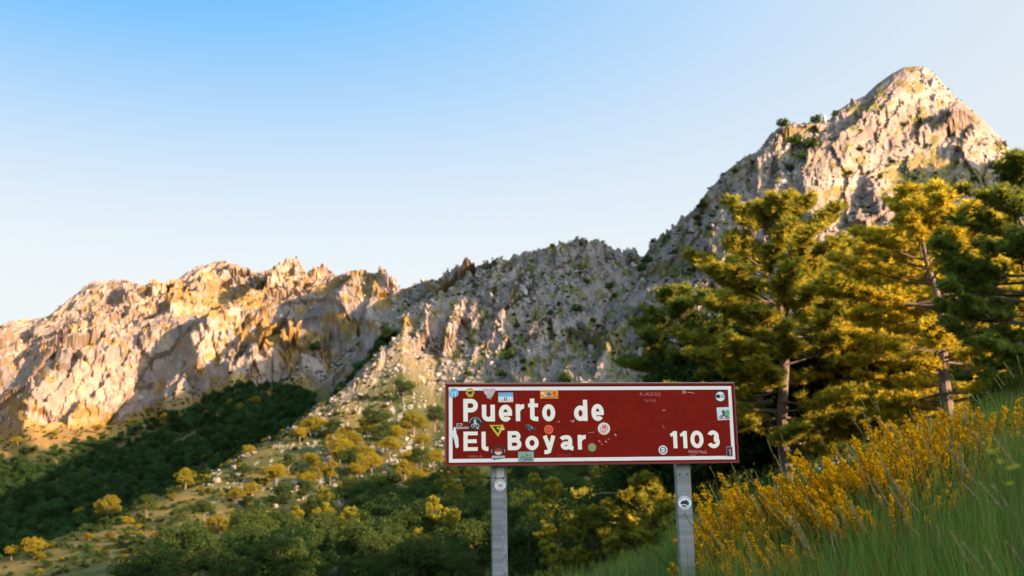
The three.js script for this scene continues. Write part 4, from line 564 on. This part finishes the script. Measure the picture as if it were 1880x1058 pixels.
  put([[-0.34, 0.36], [-0.12, 0.5], [0.14, 0.5], [0.36, 0.36], [0.46, 0.3], [0.48, 0.06], [0.3, -0.16], [0.5, -0.2], [0.46, -0.4], [-0.3, -0.5], [-0.5, -0.34], [-0.46, -0.2], [-0.28, -0.14], [-0.48, 0.06], [-0.5, 0.28]], 914.8, 831.8, 26, 24, 0, 'cup shaped black outlined sticker in red and cream', (c) => { fill(c, '#17131a'); c.fillStyle = '#a81b1b'; c.beginPath(); c.ellipse(64, 42, 34, 22, 0, 0, 7); c.fill(); c.fillStyle = '#e2cf9c'; c.beginPath(); c.moveTo(30, 54); c.lineTo(98, 54); c.quadraticCurveTo(92, 82, 64, 84); c.quadraticCurveTo(36, 82, 30, 54); c.fill(); c.fillStyle = '#dcdad8'; c.fillRect(8, 92, 112, 22); c.fillStyle = '#2a2450'; c.font = 'bold 18px sans-serif'; c.fillText('DISTURBING', 12, 110, 104); c.strokeStyle = '#e4d6b0'; c.lineWidth = 5; c.beginPath(); c.arc(14, 46, 12, 1.8, 4.4); c.stroke(); c.beginPath(); c.arc(114, 46, 12, 4.8, 7.6); c.stroke(); });
  put('rect', 965.5, 839, 28, 18, 0, 'small greenish photo sticker on the lower border', (c) => { fill(c, '#7fa9a0'); const r = rng(14); for (let i = 0; i < 420; i++) { c.fillStyle = ['#2f3b2c', '#c4cdb4', '#6d7d55', '#4f6a74', '#9ab6a8'][Math.floor(r() * 5)]; const X = 64 + (r() + r() - 1) * 56, Y = 66 + (r() + r() - 1) * 56; c.fillRect(X, Y, 3 + r() * 8, 3 + r() * 8); } });
  put('round', 1217.3, 826.6, 16.6, 16.6, 0, 'round white sticker with dark blue ring', (c) => { fill(c, '#e6e6e6'); c.strokeStyle = '#1d2540'; c.lineWidth = 13; c.beginPath(); c.arc(64, 64, 40, 0, 7); c.stroke(); c.fillStyle = '#1d2540'; c.font = 'bold 30px sans-serif'; c.fillText('RGR', 34, 75, 60); });
  put('round', 1322.4, 728.3, 21.5, 21.5, 0, 'round sticker with black helmet drawing on white', (c) => { fill(c, '#16161a'); c.fillStyle = '#dfe4e6'; c.beginPath(); c.arc(64, 64, 52, 0, 7); c.fill(); c.fillStyle = '#0e0e10'; c.beginPath(); c.ellipse(40, 62, 26, 22, 0, 0, 7); c.fill(); c.strokeStyle = '#27313a'; c.lineWidth = 5; c.strokeRect(76, 46, 34, 30); c.beginPath(); c.moveTo(82, 60); c.lineTo(92, 70); c.lineTo(106, 44); c.stroke(); });
  put('rect', 1328, 760, 24, 23.5, 0.03, 'square sticker with two riders on a motorcycle', (c) => { fill(c, '#cfdfe2'); c.fillStyle = '#4fb06a'; c.beginPath(); c.ellipse(112, 56, 34, 30, 0, 0, 7); c.fill(); c.fillStyle = '#cdbfb8'; c.fillRect(0, 92, 128, 36); c.strokeStyle = '#22262c'; c.lineWidth = 7; c.beginPath(); c.arc(40, 96, 13, 0, 7); c.moveTo(113, 100); c.arc(100, 100, 13, 0, 7); c.moveTo(40, 94); c.lineTo(62, 66); c.lineTo(100, 98); c.lineTo(70, 84); c.stroke(); c.fillStyle = '#30415e'; c.fillRect(56, 52, 24, 36); c.fillStyle = '#3a2d2a'; c.fillRect(50, 34, 30, 20); c.fillStyle = '#d9a58e'; c.beginPath(); c.arc(58, 28, 8, 0, 7); c.arc(74, 28, 8, 0, 7); c.fill(); });
  put('rect', 1339.5, 829.3, 11.5, 17.5, 0, 'small black rectangular sticker with pink figure', (c) => { fill(c, '#120d14'); c.strokeStyle = '#c9c5cc'; c.lineWidth = 5; c.strokeRect(3, 3, 122, 122); c.fillStyle = '#d98fa8'; c.beginPath(); c.moveTo(40, 30); c.quadraticCurveTo(76, 50, 96, 26); c.lineTo(86, 64); c.lineTo(92, 110); c.lineTo(62, 110); c.lineTo(66, 66); c.fill(); });
}
renderer.render(scene, camera);
